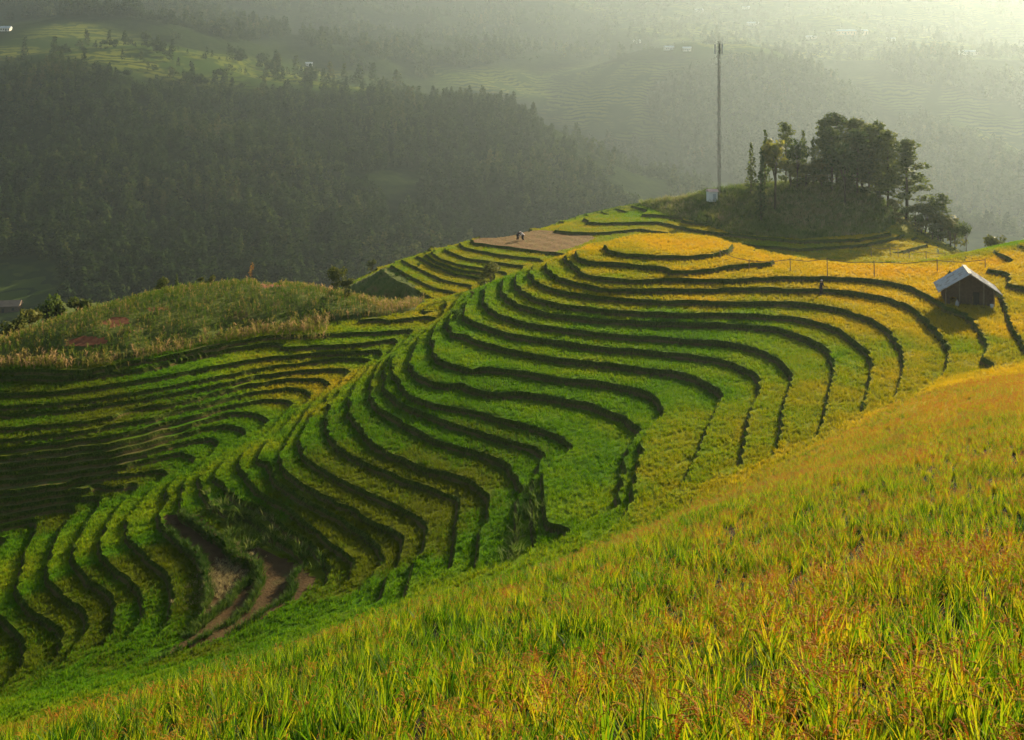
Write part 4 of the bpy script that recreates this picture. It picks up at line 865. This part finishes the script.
# people
def person(name_label, loc, rz, bend, s=1.0, pale_top=False):
    """standing or stooping worker; one skinned body, clothes and hat as parts"""
    e = empty('person', loc, rz, name_label, 'person'); e.scale = (s, s, s)
    hip = Vector((0, 0, .86)); up = Vector((0, -math.sin(bend), math.cos(bend))); fw = Vector((0, -math.cos(bend), -math.sin(bend)))
    sh = hip + up * .50; nk = sh + up * .09; hd = nk + up * .16 + fw * .03
    V, E, Rr = [], [], []
    def add(p, r, par=None):
        V.append(Vector(p)); Rr.append(r)
        if par is not None: E.append((par, len(V) - 1))
        return len(V) - 1
    a = add(hip, .13); b = add(hip + up * .22, .115, a); c = add(sh, .12, b); d = add(nk, .05, c); h1 = add(hd - up * .06, .075, d); h2 = add(hd + up * .05, .088, h1); add(hd + up * .12, .05, h2)
    for sx in (-1, 1):
        l = add(hip + Vector((sx * .09, 0, -.06)), .085, a); k = add(Vector((sx * .11, -.03 - .08 * bend, .45)), .06, l); f = add(Vector((sx * .11, .02, .07)), .04, k); add(Vector((sx * .12, -.14, .03)), .03, f)
        q1 = add(sh + Vector((sx * .17, 0, -.02)), .055, c); drop = Vector((0, -.12 - .1 * math.sin(bend), -.26)); q2 = add(V[q1] + drop + Vector((sx * .04, 0, 0)), .04, q1); q3 = add(V[q2] + Vector((-sx * .03, -.20, -.12 if bend < .5 else -.2)), .028, q2)
        pl = add(V[q3] + Vector((0, -.05, -.02)), .03, q3)
        for j in range(5):
            t = add(V[pl] + Vector((sx * (.03 - .015 * j), -.03 if j else -.005, -.005)), .009, pl); add(V[t] + Vector((sx * .004 * (2 - j), -.03, -.025)), .007, t)
    me = bpy.data.meshes.new('body'); me.from_pydata([tuple(v) for v in V], E, []); me.materials.append(M_SKIN)
    o = link('body', me, e); sm = o.modifiers.new('skin', 'SKIN'); sl = me.skin_vertices[0].data
    for i, r in enumerate(Rr): sl[i].radius = (r, r)
    sl[0].use_root = True; o.modifiers.new('sub', 'SUBSURF').levels = 1; o.modifiers['sub'].render_levels = 1
    J = MB(); J.tube([hip - up * .12, hip, hip + up * .25, sh, sh + up * .06], [.20, .165, .155, .175, .08], 12)
    for sx in (-1, 1):
        s0 = sh + Vector((sx * .12, 0, 0)); s1 = sh + Vector((sx * .17, 0, -.02)); s2 = s1 + Vector((sx * .04, -.12 - .1 * math.sin(bend), -.26)); s3 = s2 + Vector((-sx * .025, -.16, -.09 if bend < .5 else -.15)); J.tube([s0, s1, s2, s3], [.09, .078, .06, .05], 9)
    J.build('jacket', M_CLOTHL if pale_top else M_CLOTHD, e, True)
    T = MB(); T.tube([hip + up * .05, hip - Vector((0, 0, .1))], [.17, .17], 10)
    for sx in (-1, 1): T.tube([hip + Vector((sx * .085, 0, -.04)), Vector((sx * .11, -.03 - .08 * bend, .45)), Vector((sx * .11, .02, .12))], [.11, .085, .065], 9)
    T.build('trousers', M_CLOTHD, e, True)
    Hh = MB(); hm = lambda t, r: hd + up * t - fw * .012
    Hh.tube([hm(.005, 0), hm(.06, 0), hm(.12, 0), hm(.15, 0)], [.108, .112, .085, .02], 12); Hh.build('headscarf', M_CLOTHL, e, True)
    F_ = MB(); F_.tube([hd + fw * .085, hd + fw * .115 - up * .02], [.012, .016], 5)
    for sx in (-1, 1): F_.tube([hd + fw * .082 + Vector((sx * .032, 0, 0)) + up * .02, hd + fw * .09 + Vector((sx * .032, 0, 0)) + up * .02], .010, 5)
    F_.build('face', M_DARK, e)
    return e
q = at_depth(821, 287, 113.0); z3 = float(zof(3)); p3 = at_z(821, 284.5, z3 + 0.5)
person('farmer in dark clothes and pale headscarf standing in the golden rice', (p3[0], p3[1], float(ground(p3[0], p3[1])[0])), .5, .12, .93)
for u, v, l, rz in ((517.5, 240.5, 'left one of two stooping harvesters on the brown cut field', .6), (523, 240.5, 'right one of two stooping harvesters on the brown cut field', -.8)):
    q = hit(u, v, 150); hv = person(l, tuple(q), rz, .85, 1.12, u > 520); hv['group'] = 'harvesters on the cut field'

# far houses
M_HW = rough_mat('house_plaster', [(.3, (.55, .52, .48)), (.7, (.68, .64, .58))], .6, .9); M_HO = rough_mat('orange_plaster', [(.3, (.60, .40, .26)), (.7, (.68, .50, .34))], .6, .9)
M_HR = rough_mat('blue_grey_roof', [(.3, (.40, .43, .46)), (.7, (.55, .57, .60))], .6, .6); M_HB = rough_mat('brown_roof', [(.3, (.16, .11, .08)), (.7, (.24, .17, .12))], .6, .8)
def house(u, v, L, D, h, rz, label, wallm, roofm, wins=4):
    L, D, h = L * 1.6, D * 1.5, h * 1.5
    q = hitfar(u, v)
    if q is None: return
    e = empty('valley_house', (q[0], q[1], q[2] - .6), rz, label, 'house', 'houses across the valley')
    MB().box((0, 0, h / 2), (L, D, h)).build('wall', wallm, e)
    ov, rh = .6, D * .28; r = MB(); a, b = L / 2 + ov, D / 2 + ov
    r.add([(-a, -b, h), (a, -b, h), (a, b, h), (-a, b, h), (-a, 0, h + rh), (a, 0, h + rh)], [(0,1,5,4),(2,3,4,5),(0,4,3),(1,2,5),(3,2,1,0)]); r.build('roof', roofm, e)
    for i in range(wins):
        x = -L / 2 + L * (i + .5) / wins
        if i == wins // 2: MB().box((x, -D / 2 - .03, h * .38), (1.1, .08, h * .72)).build('door', M_DARK, e)
        else: MB().box((x, -D / 2 - .03, h * .58), (1.0, .08, h * .36)).build('window', M_DARK, e)
for a in [(6,31,6,5,2.4,.1,'white house with a pale roof at the far upper left edge',M_HW,M_HR),(309,66,5,4,2.5,.3,'tiny pale house on the lit ridge above the forest',M_HW,M_HR,3),(637,43,7,5,3,.5,'pale house left of two others high on the hazy slope',M_HW,M_HR),(669,50,8,5,3,.2,'middle one of three pale houses above the hazy ridge',M_HW,M_HR),(687,51,7,5,3,-.2,'right one of three pale houses above the hazy ridge',M_HW,M_HR),
 (699,12,11,7,3,.2,'pale house highest up the hazy slope near the mast',M_HW,M_HR),(746,9,9,6,3,0,'pale house near the top edge right of the mast',M_HW,M_HR),(753,25,14,6,3,0,'long low pale house just right of the mast top',M_HW,M_HR),(811,39,11,6,3,.1,'low white house left of the long orange building',M_HW,M_HR),
 (852,35,36,9,5.0,.03,'long orange building with a row of dark windows in the haze',M_HO,M_HR,10),(891,41,9,6,3,-.2,'small white house right of the long orange building',M_HW,M_HR),(968,55,18,8,3.5,.1,'wide grey roofed house behind the right ridge trees',M_HW,M_HR),
 (5,311,8,5,2.2,.2,'dark thatched hut beside the terraces at the lower left valley',M_WOODP,M_HB,3)]: house(*a)
HAZE=0.00013; EXPO=1.5; DENO=True
# ------------------------------------------------------------------ camera, light, air
cd = bpy.data.cameras.new('camera'); cam = bpy.data.objects.new('camera', cd); COL.objects.link(cam)
cd.lens = LENS; cd.sensor_width = 36; cd.clip_end = 20000; cd.clip_start = 0.1
cam.location = (0, 0, 0); cam.rotation_euler = (math.pi / 2, 0, 0); cd.shift_y = -(370.0 - HORIZ) / 1024; SC.camera = cam
SUN_AZ, SUN_EL = math.radians(33), math.radians(19.5)
w = bpy.data.worlds.new('World'); SC.world = w; w.use_nodes = True
bg = w.node_tree.nodes['Background']; sky = w.node_tree.nodes.new('ShaderNodeTexSky')
sky.sky_type = 'NISHITA'; sky.sun_disc = False; sky.sun_elevation = SUN_EL; sky.sun_rotation = SUN_AZ
w.node_tree.links.new(mixc(w.node_tree, 1.0, sky.outputs[0], (1.06, 1.0, 0.86), 'MULTIPLY'), bg.inputs[0]); bg.inputs[1].default_value = 0.06
sd = bpy.data.lights.new('sun', 'SUN'); sd.energy = 5.0; sd.angle = math.radians(0.6); sd.color = (1.0, 0.84, 0.55)
so = bpy.data.objects.new('sun', sd); COL.objects.link(so)
so.rotation_euler = Vector((math.sin(SUN_AZ) * math.cos(SUN_EL), math.cos(SUN_AZ) * math.cos(SUN_EL), math.sin(SUN_EL))).to_track_quat('Z', 'Y').to_euler()
if HAZE > 0:
    hb = MB().box((0, 1400, 45), (4400, 3200, 410)); m, nt, out = mat('haze')
    pv = nt.nodes.new('ShaderNodeVolumePrincipled'); pv.inputs['Color'].default_value = (0.49, 0.60, 0.66, 1); pv.inputs['Density'].default_value = HAZE; pv.inputs['Anisotropy'].default_value = 0.6
    nt.links.new(pv.outputs[0], out.inputs['Volume']); h = hb.build('haze', m); tag(h, kind='stuff', label='pale sunlit haze filling the whole valley', cat='haze')
SC.render.engine = 'CYCLES'
c = SC.cycles; c.max_bounces = 6; c.diffuse_bounces = 2; c.glossy_bounces = 1; c.transmission_bounces = 3; c.volume_bounces = 0; c.transparent_max_bounces = 4
c.use_denoising = DENO; c.denoiser = 'OPENIMAGEDENOISE'; c.use_adaptive_sampling = True; c.adaptive_threshold = 0.02; c.sample_clamp_indirect = 4
SC.view_settings.view_transform = 'Standard'; SC.view_settings.look = 'None'; SC.view_settings.exposure = EXPO; SC.view_settings.gamma = 1
